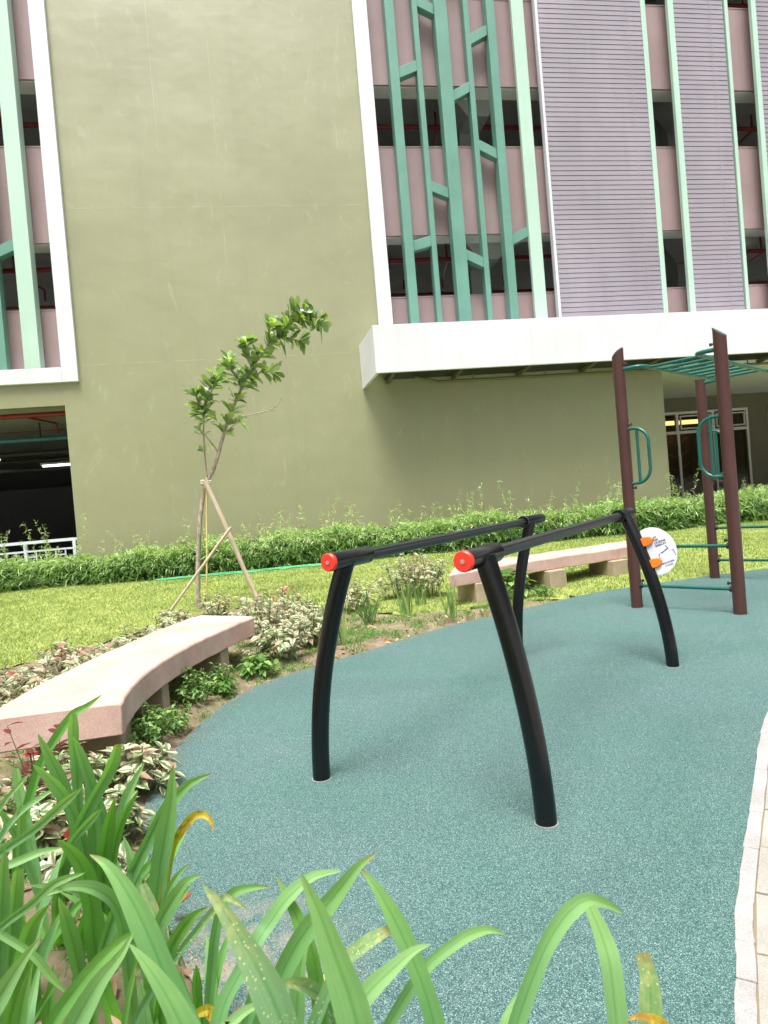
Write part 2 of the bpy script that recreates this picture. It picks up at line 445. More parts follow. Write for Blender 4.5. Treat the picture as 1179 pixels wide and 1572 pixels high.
MT = dict(
    wall=wall_mat(), rubber=rubber_mat(), soil=soil_mat(), lawn=lawn_mat(),
    scar=painted('pale_joint_paint', (.36, .355, .225), .5, .2, 3, .0),
    white=painted('white_paint', (.635, .65, .675), .5, .07, .8, .06, 40),
    mint=painted('mint_paint', (.42, .585, .48), .45, .06, .8),
    teal=painted('teal_green_paint', (.125, .285, .222), .42, .12, 1.2),
    pink=painted('dusty_pink_paint', (.355, .255, .252), .6, .12, .7),
    louvre=painted('mauve_metal', (.285, .256, .286), .38, .12, .6, .0),
    soffit=concrete_mat('pale_soffit', (.80, .80, .77), .92),
    garage=concrete_mat('bare_concrete', (.46, .47, .43), .8),
    column=concrete_mat('garage_column', (.35, .36, .33), .8),
    redpipe=simple('red_pipe_paint', (.30, .025, .02), .4),
    bluepipe=simple('blue_pipe_paint', (.05, .20, .26), .4),
    darkmetal_and_shade=simple('dark_metal_and_shade', (.02, .02, .02), .5),  # metal of pipes and flanges; also painted shade under canopy and in garage
    tube=simple('lamp_tube', (.8, .8, .8), .4, emit=(1, .97, .9), es=1.6),
    warm=simple('warm_lamp', (.8, .6, .3), .4, emit=(1, .66, .25), es=2.2),
    glass=glass_mat(), doorframe=painted('grey_white_frame', (.62, .62, .56), .4, .06, 2),
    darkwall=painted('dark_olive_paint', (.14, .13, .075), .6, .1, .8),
    interior=simple('lobby_wall', (.34, .27, .19), .6), panelwood=simple('lobby_panel', (.16, .11, .07), .5),
    railw=painted('white_railing', (.66, .70, .74), .4, .08, 3),
    black=simple('black_powder_coat', (.0035, .004, .005), .24, spec=.42),
    grip=simple('black_rubber_grip', (.016, .019, .019), .36, spec=.45),
    orange=simple('red_orange_plastic', (.74, .032, .014), .35), orange2=simple('orange_plastic', (.95, .17, .01), .4),
    steel=simple('bolt_steel', (.55, .55, .55), .3, 1.0), plate=simple('white_plate', (.58, .60, .66), .3),
    ink=simple('black_ink', (.02, .02, .025), .6), flash=simple('yellow_strip', (.75, .72, .25), .5),
    brown=painted('brown_post_paint', (.072, .029, .024), .34, .15, 3, .03, 40), cap=simple('grey_cap', (.10, .095, .10), .5),
    green=painted('green_tube_paint', (.006, .105, .08), .3, .12, 4, .0, streak=False),
    bench=stone_mat('pink_terrazzo', (.43, .265, .218), (.575, .385, .322), (.66, .485, .42)),
    leg=stone_mat('beige_plaster', (.30, .235, .15), (.40, .32, .22), (.48, .41, .30), .5),
    bark=bark_mat(), bamboo=simple('weathered_stake', (.50, .42, .30), .7), twine=simple('pale_cloth', (.62, .55, .45), .9),
    yellowstake=simple('yellow_cane', (.62, .50, .20), .6),
    hose=simple('green_hose', (.06, .42, .17), .45),
    kerb=stone_mat('pale_kerb', (.25, .235, .22), (.34, .325, .31), (.42, .405, .39), 1.0),
    paver=stone_mat('beige_paver', (.24, .225, .19), (.32, .305, .265), (.40, .385, .345), .9),
    joint=simple('paver_joint', (.22, .17, .10), .9),
    grass=leafy('grass_blade', [(0, (.08, .145, .035)), (.45, (.22, .30, .085)), (.8, (.34, .39, .15)), (1, (.46, .43, .25))], .4, .5),
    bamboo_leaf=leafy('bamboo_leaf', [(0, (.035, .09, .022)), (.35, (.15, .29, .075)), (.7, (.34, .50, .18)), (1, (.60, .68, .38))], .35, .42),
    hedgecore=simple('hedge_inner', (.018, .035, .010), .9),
    tree_leaf=leafy('tree_leaf', [(0, (.10, .18, .085)), (.4, (.25, .38, .16)), (.75, (.42, .57, .17)), (1, (.64, .70, .34))], .35, .25, spec=.9),
    weed=leafy('weed_leaf', [(0, (.05, .14, .025)), (.6, (.14, .29, .06)), (1, (.32, .45, .15))], .35, .45),
    iris=leafy('iris_leaf', [(0, (.07, .16, .05)), (.7, (.22, .36, .13)), (1, (.45, .50, .16))], .35, .4),
    litter=leafy('dry_leaf', [(0, (.10, .05, .03)), (.5, (.30, .19, .10)), (.85, (.48, .36, .22)), (1, (.45, .10, .03))], .1, .8),
    stem=simple('green_stem', (.13, .17, .06), .7),
    s0=strap_mat('strap_leaf', (.165, .35, .145), (.22, .49, .03), (.26, .45, .16)),
    s1=strap_mat('speckled_strap_leaf', (.15, .31, .165), (.18, .40, .06), (.28, .40, .19), spots=1),
    s2=strap_mat('yellowing_strap_leaf', (.55, .50, .05), (.24, .38, .05), (.50, .36, .02), old=1),
    s3=strap_mat('deep_green_strap_leaf', (.13, .32, .075), (.18, .43, .02), (.19, .37, .08)),
    var=variegated_mat('cream_edged_leaf', (.12, .20, .075), (.60, .57, .37), (.42, .29, .19)),
    varred=variegated_mat('red_flushed_leaf', (.15, .21, .10), (.64, .58, .42), (.44, .08, .055)),
    redflower=leafy('red_leaf', [(0, (.11, .035, .03)), (1, (.36, .03, .03))], .3, .4),
)
LEAVES = {
 'A': [
  (0.034,3,0,[(-1.029,2.291,0.912),(-1.082,2.29,0.878),(-1.134,2.29,0.851),(-1.194,2.289,0.783),(-1.261,2.287,0.687),(-1.319,2.285,0.544),(-1.362,2.285,0.408),(-1.381,2.287,0.272),(-1.375,2.293,0.136),(-1.346,2.301,0.0)]),
  (0.037,0,1,[(-1.058,2.14,0.897),(-1.09,2.189,0.788),(-1.113,2.237,0.661),(-1.144,2.283,0.461),(-1.162,2.319,0.307),(-1.17,2.355,0.154),(-1.166,2.393,0.0)]),
  (0.039,0,0,[(-1.041,2.089,0.841),(-1.044,2.138,0.76),(-1.044,2.186,0.643),(-1.038,2.234,0.499),(-1.059,2.281,0.318),(-1.076,2.325,0.159),(-1.091,2.374,0.0)]),
  (0.045,0,0,[(-1.151,2.09,0.859),(-1.149,2.138,0.769),(-1.14,2.187,0.662),(-1.141,2.235,0.541),(-1.126,2.281,0.324),(-1.116,2.319,0.162),(-1.107,2.363,0.0)]),
  (0.042,0,0,[(-1.12,1.989,0.799),(-1.106,2.062,0.712),(-1.099,2.136,0.606),(-1.103,2.208,0.462),(-1.119,2.28,0.278),(-1.128,2.34,0.139),(-1.133,2.413,0.0)]),
  (0.041,0,1,[(-0.858,1.989,0.836),(-0.908,2.038,0.747),(-1.002,2.086,0.621),(-1.087,2.134,0.499),(-1.159,2.182,0.36),(-1.213,2.226,0.24),(-1.25,2.277,0.12),(-1.27,2.333,0.0)]),
  (0.026,0,0,[(-0.875,1.887,0.691),(-0.979,1.985,0.596),(-1.078,2.084,0.497),(-1.165,2.182,0.361),(-1.216,2.246,0.271),(-1.255,2.309,0.18),(-1.282,2.37,0.09),(-1.296,2.429,0.0)]),
  (0.052,3,0,[(-0.926,2.086,0.635),(-0.982,2.151,0.514),(-1.037,2.215,0.375),(-1.088,2.278,0.162),(-1.106,2.304,0.081),(-1.123,2.335,0.0)]),
  (0.047,0,0,[(-1.062,2.187,0.688),(-1.072,2.235,0.569),(-1.094,2.282,0.389),(-1.13,2.328,0.135),(-1.137,2.342,0.074),(-1.14,2.358,0.0)]),
  (0.025,0,0,[(-0.83,1.689,0.833),(-0.921,1.738,0.766),(-1.023,1.787,0.689),(-1.147,1.836,0.611),(-1.259,1.884,0.519),(-1.367,1.944,0.415),(-1.439,2.014,0.311),(-1.475,2.096,0.208),(-1.475,2.188,0.104),(-1.438,2.291,0.0)]),
  (0.031,3,0,[(-0.89,2.186,0.611),(-0.954,2.218,0.522),(-1.002,2.249,0.432),(-1.05,2.28,0.284),(-1.09,2.315,0.142),(-1.117,2.359,0.0)]),
  (0.04,0,0,[(-0.939,2.386,0.631),(-1.01,2.384,0.519),(-1.052,2.383,0.416),(-1.1,2.38,0.243),(-1.129,2.381,0.121),(-1.147,2.388,0.0)]),
 ],
 'B': [
  (0.017,0,0,[(-1.243,2.187,0.699),(-1.304,2.186,0.644),(-1.352,2.185,0.589),(-1.427,2.183,0.47),(-1.49,2.178,0.352),(-1.532,2.168,0.235),(-1.553,2.152,0.117),(-1.552,2.131,0.0)]),
  (0.021,0,0,[(-1.106,2.087,0.683),(-1.208,2.086,0.628),(-1.28,2.085,0.561),(-1.347,2.083,0.453),(-1.409,2.079,0.34),(-1.453,2.071,0.227),(-1.48,2.06,0.113),(-1.49,2.045,0.0)]),
  (0.026,0,0,[(-1.067,1.886,0.645),(-1.139,1.886,0.612),(-1.197,1.885,0.585),(-1.259,1.884,0.519),(-1.347,1.885,0.415),(-1.418,1.891,0.311),(-1.47,1.901,0.208),(-1.504,1.917,0.104),(-1.52,1.937,0.0)]),
  (0.04,0,1,[(-1.406,2.386,0.647),(-1.4,2.385,0.552),(-1.381,2.383,0.444),(-1.368,2.381,0.313),(-1.344,2.36,0.157),(-1.303,2.302,0.0)]),
  (0.032,0,1,[(-1.224,2.086,0.637),(-1.249,2.118,0.531),(-1.285,2.149,0.39),(-1.32,2.18,0.244),(-1.343,2.198,0.122),(-1.355,2.2,0.0)]),
  (0.029,0,0,[(-1.361,2.186,0.605),(-1.354,2.218,0.538),(-1.345,2.25,0.468),(-1.329,2.281,0.341),(-1.305,2.302,0.171),(-1.278,2.284,0.0)]),
  (0.025,0,0,[(-0.944,1.786,0.636),(-1.01,1.786,0.628),(-1.083,1.786,0.605),(-1.165,1.785,0.586),(-1.376,1.788,0.519),(-1.541,1.801,0.427),(-1.661,1.826,0.31),(-1.736,1.861,0.168),(-1.765,1.907,0.0)]),
  (0.044,0,1,[(-1.041,1.736,0.612),(-1.081,1.767,0.483),(-1.125,1.798,0.322),(-1.164,1.828,0.156),(-1.185,1.846,0.079),(-1.211,1.874,0.0)]),
  (0.038,0,0,[(-1.04,1.687,0.698),(-1.078,1.718,0.548),(-1.117,1.749,0.392),(-1.162,1.779,0.195),(-1.186,1.798,0.098),(-1.212,1.826,0.0)]),
  (0.021,0,0,[(-0.741,1.487,0.72),(-0.825,1.512,0.688),(-0.903,1.536,0.628),(-0.992,1.56,0.566),(-1.077,1.583,0.478),(-1.164,1.613,0.382),(-1.24,1.654,0.287),(-1.305,1.705,0.191),(-1.36,1.766,0.096),(-1.404,1.837,0.0)]),
  (0.043,3,0,[(-0.883,1.585,0.599),(-0.954,1.634,0.526),(-1.015,1.683,0.428),(-1.07,1.731,0.313),(-1.119,1.778,0.209),(-1.168,1.834,0.104),(-1.216,1.897,0.0)]),
  (0.045,0,0,[(-0.77,1.337,0.673),(-0.805,1.336,0.636),(-0.849,1.335,0.579),(-0.9,1.334,0.504),(-0.968,1.342,0.403),(-1.036,1.37,0.302),(-1.103,1.417,0.202),(-1.17,1.483,0.101),(-1.237,1.569,0.0)]),
  (0.019,0,0,[(-0.802,1.483,0.446),(-0.829,1.471,0.499),(-0.861,1.46,0.561),(-0.922,1.448,0.622),(-0.954,1.436,0.658),(-1.1,1.394,0.771),(-1.23,1.384,0.762),(-1.344,1.406,0.63),(-1.44,1.46,0.376),(-1.521,1.546,0.0)]),
  (0.038,3,0,[(-0.936,1.583,0.461),(-0.957,1.582,0.405),(-0.978,1.581,0.336),(-0.993,1.58,0.258),(-1.024,1.596,0.129),(-1.068,1.647,0.0)]),
  (0.039,0,0,[(-0.974,1.682,0.4),(-0.978,1.648,0.349),(-0.979,1.614,0.31),(-0.972,1.58,0.256),(-0.971,1.527,0.128),(-1.0,1.527,0.0)]),
 ],
 'D': [
  (0.05,3,0,[(-0.905,1.687,0.706),(-0.9,1.736,0.65),(-0.896,1.785,0.572),(-0.905,1.833,0.454),(-0.929,1.881,0.304),(-0.926,1.907,0.152),(-0.87,1.887,0.0)]),
  (0.048,0,0,[(-0.631,1.29,0.858),(-0.594,1.279,0.84),(-0.556,1.269,0.789),(-0.52,1.257,0.717),(-0.487,1.246,0.634),(-0.446,1.234,0.539),(-0.393,1.224,0.404),(-0.352,1.23,0.27),(-0.321,1.25,0.135),(-0.302,1.286,0.0)]),
  (0.044,0,0,[(-0.491,1.109,0.792),(-0.461,1.101,0.759),(-0.43,1.094,0.712),(-0.4,1.086,0.655),(-0.338,1.077,0.524),(-0.289,1.088,0.393),(-0.253,1.118,0.262),(-0.23,1.167,0.131),(-0.221,1.235,0.0)]),
  (0.028,3,0,[(-0.528,1.287,0.711),(-0.586,1.274,0.686),(-0.635,1.261,0.648),(-0.683,1.248,0.599),(-0.711,1.235,0.561),(-0.782,1.205,0.449),(-0.829,1.193,0.337),(-0.852,1.198,0.224),(-0.852,1.22,0.112),(-0.828,1.26,0.0)]),
  (0.043,0,0,[(-0.538,1.238,0.729),(-0.557,1.22,0.701),(-0.596,1.203,0.662),(-0.644,1.185,0.59),(-0.713,1.163,0.472),(-0.761,1.157,0.354),(-0.789,1.166,0.236),(-0.797,1.19,0.118),(-0.785,1.23,0.0)]),
  (0.027,3,0,[(-0.438,1.387,0.678),(-0.484,1.411,0.644),(-0.528,1.435,0.589),(-0.562,1.459,0.529),(-0.589,1.483,0.44),(-0.625,1.519,0.293),(-0.643,1.547,0.147),(-0.643,1.567,0.0)]),
  (0.029,3,0,[(-0.493,1.335,0.583),(-0.485,1.334,0.535),(-0.471,1.333,0.461),(-0.445,1.336,0.307),(-0.426,1.348,0.154),(-0.413,1.37,0.0)]),
  (0.013,3,0,[(-0.643,1.484,0.507),(-0.663,1.483,0.446),(-0.685,1.482,0.359),(-0.706,1.48,0.239),(-0.71,1.477,0.12),(-0.695,1.473,0.0)]),
  (0.035,0,0,[(-0.642,1.483,0.474),(-0.635,1.483,0.422),(-0.63,1.481,0.34),(-0.613,1.478,0.17),(-0.582,1.476,0.0)]),
  (0.03,3,0,[(-0.621,1.533,0.436),(-0.622,1.507,0.394),(-0.624,1.481,0.339),(-0.623,1.433,0.226),(-0.614,1.394,0.113),(-0.594,1.366,0.0)]),
  (0.028,2,0,[(-0.485,1.284,0.505),(-0.458,1.284,0.526),(-0.427,1.284,0.536),(-0.413,1.284,0.522),(-0.318,1.288,0.418),(-0.242,1.301,0.313),(-0.185,1.322,0.209),(-0.147,1.352,0.104),(-0.127,1.39,0.0)]),
 ],
 'C': [
  (0.035,0,0,[(-0.832,1.487,0.676),(-0.801,1.537,0.664),(-0.765,1.586,0.624),(-0.747,1.635,0.554),(-0.753,1.683,0.44),(-0.773,1.73,0.27),(-0.794,1.783,0.135),(-0.827,1.867,0.0)]),
  (0.047,0,0,[(-0.968,1.784,0.504),(-0.983,1.849,0.386),(-1.001,1.913,0.249),(-1.023,1.977,0.077)]),
  (0.035,3,0,[(-0.997,1.781,0.323),(-1.01,1.78,0.253),(-1.023,1.779,0.184),(-1.039,1.777,0.078)]),
  (0.018,3,0,[(-0.92,1.682,0.37),(-0.969,1.681,0.304),(-1.022,1.679,0.228),(-1.092,1.699,0.114),(-1.142,1.766,0.0)]),
  (0.034,3,0,[(-0.911,1.883,0.444),(-0.956,1.915,0.379),(-0.997,1.947,0.294),(-1.033,1.979,0.186),(-1.06,2.011,0.093),(-1.081,2.051,0.0)]),
  (0.051,0,0,[(-0.93,1.932,0.409),(-0.953,1.964,0.308),(-0.969,1.995,0.189),(-0.989,2.026,0.026)]),
  (0.039,3,0,[(-0.903,1.932,0.364),(-0.929,1.964,0.287),(-0.961,1.995,0.188),(-0.993,2.026,0.027)]),
 ],
 'E': [
  (0.045,0,0,[(-0.558,1.591,0.91),(-0.576,1.602,0.816),(-0.604,1.612,0.717),(-0.629,1.623,0.624),(-0.651,1.634,0.513),(-0.673,1.651,0.385),(-0.688,1.675,0.257),(-0.696,1.708,0.128),(-0.697,1.749,0.0)]),
  (0.032,0,0,[(-0.522,1.789,0.803),(-0.59,1.788,0.779),(-0.657,1.787,0.72),(-0.712,1.786,0.636),(-0.753,1.785,0.569),(-0.816,1.784,0.455),(-0.864,1.785,0.341),(-0.898,1.788,0.228),(-0.918,1.793,0.114),(-0.923,1.8,0.0)]),
  (0.022,2,0,[(-0.476,1.588,0.74),(-0.479,1.596,0.759),(-0.501,1.605,0.776),(-0.531,1.613,0.767),(-0.569,1.621,0.726),(-0.596,1.629,0.684),(-0.634,1.635,0.544),(-0.667,1.645,0.408),(-0.691,1.662,0.272),(-0.708,1.686,0.136),(-0.716,1.718,0.0)]),
  (0.039,0,0,[(-0.778,1.786,0.654),(-0.765,1.785,0.588),(-0.759,1.784,0.498),(-0.753,1.782,0.391),(-0.741,1.781,0.261),(-0.719,1.781,0.13),(-0.688,1.784,0.0)]),
  (0.026,0,0,[(-0.447,1.388,0.745),(-0.491,1.412,0.72),(-0.54,1.436,0.659),(-0.579,1.46,0.596),(-0.605,1.484,0.515),(-0.642,1.526,0.386),(-0.672,1.576,0.258),(-0.694,1.634,0.129),(-0.708,1.699,0.0)]),
  (0.014,0,0,[(-0.54,1.587,0.669),(-0.578,1.586,0.633),(-0.607,1.585,0.58),(-0.624,1.584,0.511),(-0.652,1.588,0.383),(-0.672,1.602,0.256),(-0.684,1.628,0.128),(-0.688,1.664,0.0)]),
  (0.025,1,1,[(-0.614,1.487,0.683),(-0.597,1.486,0.628),(-0.582,1.485,0.572),(-0.574,1.484,0.483),(-0.565,1.489,0.362),(-0.558,1.505,0.241),(-0.555,1.533,0.121),(-0.554,1.573,0.0)]),
 ],
 'F': [
  (0.049,1,0,[(-0.313,0.971,0.959),(-0.282,0.963,0.919),(-0.251,0.955,0.864),(-0.224,0.946,0.811),(-0.203,0.938,0.753),(-0.152,0.924,0.602),(-0.11,0.925,0.452),(-0.074,0.94,0.301),(-0.047,0.97,0.151),(-0.028,1.014,0.0)]),
  (0.047,0,0,[(-0.147,0.852,1.029),(-0.127,0.847,0.979),(-0.11,0.841,0.922),(-0.096,0.835,0.875),(-0.086,0.829,0.828),(-0.055,0.82,0.662),(-0.031,0.834,0.497),(-0.014,0.871,0.331),(-0.005,0.932,0.166),(-0.004,1.017,0.0)]),
  (0.032,0,0,[(-0.06,1.091,0.919),(-0.092,1.09,0.9),(-0.134,1.09,0.855),(-0.187,1.089,0.8),(-0.224,1.088,0.748),(-0.26,1.087,0.681),(-0.323,1.088,0.545),(-0.364,1.097,0.409),(-0.385,1.111,0.272),(-0.384,1.133,0.136),(-0.362,1.162,0.0)]),
  (0.028,0,0,[(-0.142,1.288,0.785),(-0.197,1.274,0.786),(-0.248,1.259,0.756),(-0.284,1.245,0.718),(-0.304,1.23,0.698),(-0.338,1.215,0.65),(-0.366,1.2,0.609),(-0.382,1.185,0.562),(-0.413,1.153,0.45),(-0.43,1.129,0.337),(-0.432,1.112,0.225),(-0.42,1.103,0.112),(-0.394,1.102,0.0)]),
  (0.028,3,0,[(-0.27,1.288,0.785),(-0.251,1.275,0.753),(-0.231,1.262,0.714),(-0.209,1.249,0.646),(-0.2,1.235,0.555),(-0.185,1.216,0.416),(-0.168,1.203,0.278),(-0.15,1.195,0.139),(-0.129,1.193,0.0)]),
  (0.025,3,0,[(-0.213,1.237,0.704),(-0.202,1.236,0.654),(-0.199,1.236,0.604),(-0.202,1.234,0.506),(-0.204,1.232,0.38),(-0.202,1.231,0.253),(-0.196,1.232,0.127),(-0.185,1.233,0.0)]),
  (0.028,0,0,[(-0.194,1.188,0.747),(-0.216,1.187,0.69),(-0.228,1.186,0.631),(-0.237,1.185,0.549),(-0.248,1.185,0.412),(-0.25,1.189,0.275),(-0.243,1.197,0.137),(-0.228,1.208,0.0)]),
  (0.024,1,0,[(-0.24,1.038,0.742),(-0.219,1.075,0.725),(-0.191,1.112,0.686),(-0.165,1.148,0.625),(-0.155,1.184,0.543),(-0.138,1.241,0.407),(-0.121,1.294,0.272),(-0.104,1.343,0.136),(-0.087,1.387,0.0)]),
  (0.021,0,0,[(-0.305,1.387,0.709),(-0.347,1.387,0.711),(-0.389,1.387,0.7),(-0.421,1.386,0.651),(-0.442,1.385,0.557),(-0.462,1.382,0.418),(-0.459,1.375,0.279),(-0.433,1.364,0.139),(-0.385,1.35,0.0)]),
  (0.015,1,0,[(-0.346,1.337,0.695),(-0.367,1.337,0.713),(-0.389,1.337,0.723),(-0.418,1.337,0.696),(-0.545,1.335,0.557),(-0.628,1.328,0.418),(-0.666,1.318,0.278),(-0.659,1.303,0.139),(-0.608,1.284,0.0)]),
  (0.028,0,0,[(0.015,0.969,0.842),(-0.011,0.962,0.839),(-0.046,0.954,0.819),(-0.086,0.946,0.789),(-0.12,0.938,0.742),(-0.216,0.923,0.594),(-0.291,0.929,0.445),(-0.343,0.956,0.297),(-0.374,1.004,0.148),(-0.383,1.072,0.0)]),
  (0.023,1,1,[(-0.042,1.089,0.793),(-0.075,1.088,0.779),(-0.109,1.088,0.758),(-0.144,1.087,0.726),(-0.19,1.086,0.637),(-0.249,1.087,0.51),(-0.294,1.093,0.382),(-0.324,1.105,0.255),(-0.341,1.122,0.127),(-0.344,1.143,0.0)]),
  (0.018,0,0,[(-0.262,1.136,0.654),(-0.304,1.12,0.654),(-0.334,1.103,0.642),(-0.353,1.086,0.629),(-0.491,0.961,0.517),(-0.587,0.872,0.398),(-0.641,0.818,0.272),(-0.652,0.8,0.139),(-0.621,0.817,0.0)]),
 ],
 'G': [
  (0.031,0,0,[(-0.09,1.09,0.9),(-0.062,1.081,0.863),(-0.039,1.072,0.819),(-0.02,1.063,0.775),(-0.005,1.054,0.732),(0.007,1.045,0.69),(0.016,1.036,0.639),(0.037,1.02,0.511),(0.057,1.016,0.383),(0.074,1.025,0.256),(0.089,1.047,0.128),(0.102,1.081,0.0)]),
  (0.02,0,0,[(0.154,1.187,0.701),(0.124,1.179,0.717),(0.088,1.171,0.716),(0.051,1.162,0.702),(0.011,1.153,0.68),(-0.03,1.144,0.64),(-0.078,1.135,0.576),(-0.153,1.122,0.461),(-0.207,1.117,0.346),(-0.238,1.119,0.23),(-0.247,1.129,0.115),(-0.235,1.146,0.0)]),
 ],
 'H': [
  (0.026,0,0,[(0.334,1.069,0.798),(0.305,1.064,0.82),(0.273,1.059,0.831),(0.238,1.054,0.813),(0.202,1.048,0.772),(0.17,1.042,0.716),(0.134,1.036,0.639),(0.084,1.029,0.511),(0.053,1.027,0.383),(0.041,1.031,0.256),(0.049,1.04,0.128),(0.076,1.054,0.0)]),
  (0.031,0,1,[(0.272,1.039,0.833),(0.284,1.022,0.793),(0.288,1.005,0.754),(0.286,0.986,0.657),(0.285,0.965,0.526),(0.286,0.954,0.394),(0.29,0.953,0.263),(0.296,0.961,0.131),(0.305,0.979,0.0)]),
  (0.034,1,1,[(0.349,1.038,0.753),(0.353,1.027,0.721),(0.349,1.017,0.688),(0.341,1.006,0.636),(0.324,0.984,0.509),(0.311,0.972,0.382),(0.302,0.969,0.254),(0.299,0.976,0.127),(0.299,0.992,0.0)]),
  (0.017,0,0,[(0.167,1.087,0.683),(0.148,1.07,0.67),(0.131,1.053,0.658),(0.113,1.036,0.631),(0.043,0.967,0.505),(0.002,0.917,0.379),(-0.012,0.888,0.252),(0.004,0.879,0.126),(0.047,0.889,0.0)]),
  (0.019,2,0,[(0.294,0.967,0.706),(0.317,0.967,0.71),(0.345,0.967,0.696),(0.357,0.967,0.668),(0.409,0.97,0.534),(0.449,0.978,0.401),(0.478,0.992,0.267),(0.495,1.012,0.134),(0.502,1.037,0.0)]),
 ],
}
BASES = {'A': (-1.06, 2.42), 'B': (-1.22, 2.0), 'C': (-.92, 2.2), 'D': (-.46, 1.5), 'E': (-.60, 1.85), 'F': (-.09, 1.25), 'G': (.08, 1.3), 'H': (.33, 1.15)}

# ------------------------------------------------------------------ ground
def poly_in(px, py, poly):
    poly = np.asarray(poly); inside = np.zeros(px.shape, bool); n = len(poly); j = n - 1
    for i in range(n):
        xi, yi = poly[i]; xj, yj = poly[j]
        c = ((yi > py) != (yj > py)) & (px < (xj - xi) * (py - yi) / (yj - yi + 1e-12) + xi)
        inside ^= c; j = i
    return inside

def smooth_line(pts, n=6, closed=False):
    P = [Vector((*p, 0)) if len(p) == 2 else Vector(p) for p in pts]
    out = []
    m = len(P)
    for i in range(m if closed else m - 1):
        if closed: a, b, c, d = P[i - 1], P[i], P[(i + 1) % m], P[(i + 2) % m]
        else: a, b, c, d = P[max(i - 1, 0)], P[i], P[i + 1], P[min(i + 2, m - 1)]
        for k in range(n):
            t = k / n
            out.append(0.5 * ((2 * b) + (c - a) * t + (2 * a - 5 * b + 4 * c - d) * t * t + (3 * b - a - 3 * c + d) * t ** 3))
    if not closed: out.append(P[-1])
    return out

EDGE_L = [(10.0, 10.9), (7.6, 10.5), (5.73, 10.04), (4.61, 9.74), (3.6, 9.42), (2.75, 9.1), (2.06, 8.63), (1.43, 8.18), (0.73, 7.72), (0.25, 7.28),
          (-0.31, 6.69), (-0.68, 6.33), (-1.0, 6.02), (-1.25, 5.65), (-1.40, 5.2), (-1.47, 4.7), (-1.49, 4.2), (-1.42, 3.6), (-1.25, 3.1),
          (-1.03, 2.62), (-0.85, 2.31), (-0.69, 2.03), (-0.50, 1.80), (-0.2, 1.62), (0.2, 1.48), (0.56, 1.40)]
EDGE_R = [(0.66, 1.42), (0.845, 1.8), (0.97, 2.03), (1.08, 2.24), (1.32, 2.63), (1.55, 2.99), (1.9, 3.55), (2.28, 4.11), (2.95, 4.9), (4.1, 5.8), (5.8, 6.6), (7.8, 7.1), (10.0, 7.35)]
el = [(p.x, p.y) for p in smooth_line(EDGE_L, 5)]
er = [(p.x, p.y) for p in smooth_line(EDGE_R, 5)]
kr = []
for i, (x, y) in enumerate(er):
    a, b = er[max(i - 1, 0)], er[min(i + 1, len(er) - 1)]
    l = math.hypot(b[0] - a[0], b[1] - a[1])
    kr.append((x + (b[1] - a[1]) / l * .055, y - (b[0] - a[0]) / l * .055))
RUB = el + er

# ground to the horizon
tag(np_mesh('ground', [(-300, -300, -.12), (300, -300, -.12), (300, 300, -.12), (-300, 300, -.12)], [(0, 1, 2, 3)], MT['column']), kind='structure')

m = MB()
m.prism([(x, y) for x, y in RUB], lambda a, b, d: (a, b, d), -.05, 0.0)
tag(m.build('rubber_floor', MT['rubber']), kind='structure')
m = MB()
kk = len(er); i = 0
while i < kk - 1:                                   # cast in lengths with a hairline between
    j = min(i + (3 if i % 2 else 4), kk - 1)
    A_ = [Vector((*q, 0)) for q in er[i:j + 1]]; B_ = [Vector((*q, 0)) for q in kr[i:j + 1]]
    g = .0025
    A_[0] = A_[0] + (A_[1] - A_[0]).normalized() * g; B_[0] = B_[0] + (B_[1] - B_[0]).normalized() * g
    zt = .004 + random.uniform(-.002, .002)
    jit = lambda q: (q.x + random.uniform(-.003, .003), q.y + random.uniform(-.003, .003))
    m.prism([jit(q) for q in A_] + [jit(q) for q in B_][::-1], lambda a, b, d: (a, b, d), -.05, zt)
    i = j
kb = tag(m.build('concrete_edging', MT['kerb'], bevel=.003), kind='structure')
# pavers: courses that follow the edging, every block its own island in the path's pattern
m = MB()
L = [Vector((*q, 0)) for q in kr]
def off_line(d):
    out = []
    for i, p in enumerate(L):
        t = (L[min(i + 1, len(L) - 1)] - L[max(i - 1, 0)]).normalized()
        out.append(p + Vector((t.y, -t.x, 0)) * d)
    return out
def resamp(line, step):
    out = [line[0].copy()]; acc = 0
    for a, b in zip(line, line[1:]):
        seg = (b - a).length; pos = 0
        while acc + seg - pos >= step:
            pos += step - acc; acc = 0
            out.append(a.lerp(b, pos / seg))
        acc += seg - pos
    return out
for r in range(9):
    d0, d1 = .004 + r * .205, .200 + r * .205
    a, b = off_line(d0), off_line(d1)
    n = len(a)
    # pieces along the course
    s = 0.0; cuts = [0.0]
    lens = [0]
    for i in range(1, n): lens.append(lens[-1] + (a[i] - a[i - 1]).length)
    step = .34
    tt = (r % 2) * .17 + .05
    def at(line, q):
        i = int(np.searchsorted(lens, q)) ; i = min(max(i, 1), n - 1)
        f = (q - lens[i - 1]) / max(1e-6, lens[i] - lens[i - 1])
        return line[i - 1].lerp(line[i], f)
    while tt < lens[-1] - step:
        q0, q1 = tt, tt + step - .010
        z = random.uniform(-.002, .003)
        p = [at(a, q0), at(a, q1), at(b, q1), at(b, q0)]
        vs = [(v.x, v.y, -.04) for v in p] + [(v.x, v.y, z) for v in p]
        m.add(vs, [(4, 5, 6, 7), (0, 1, 5, 4), (1, 2, 6, 5), (2, 3, 7, 6), (3, 0, 4, 7)])
        tt += step
tag(m.build('paved_path', MT['paver']), kind='structure')
jo = off_line(1.86)
m = MB()
m.prism(er + [(p.x, p.y) for p in jo][::-1], lambda a, b, d: (a, b, d), -.07, -.006)
tag(m.build('path_bedding', MT['joint']), kind='structure')

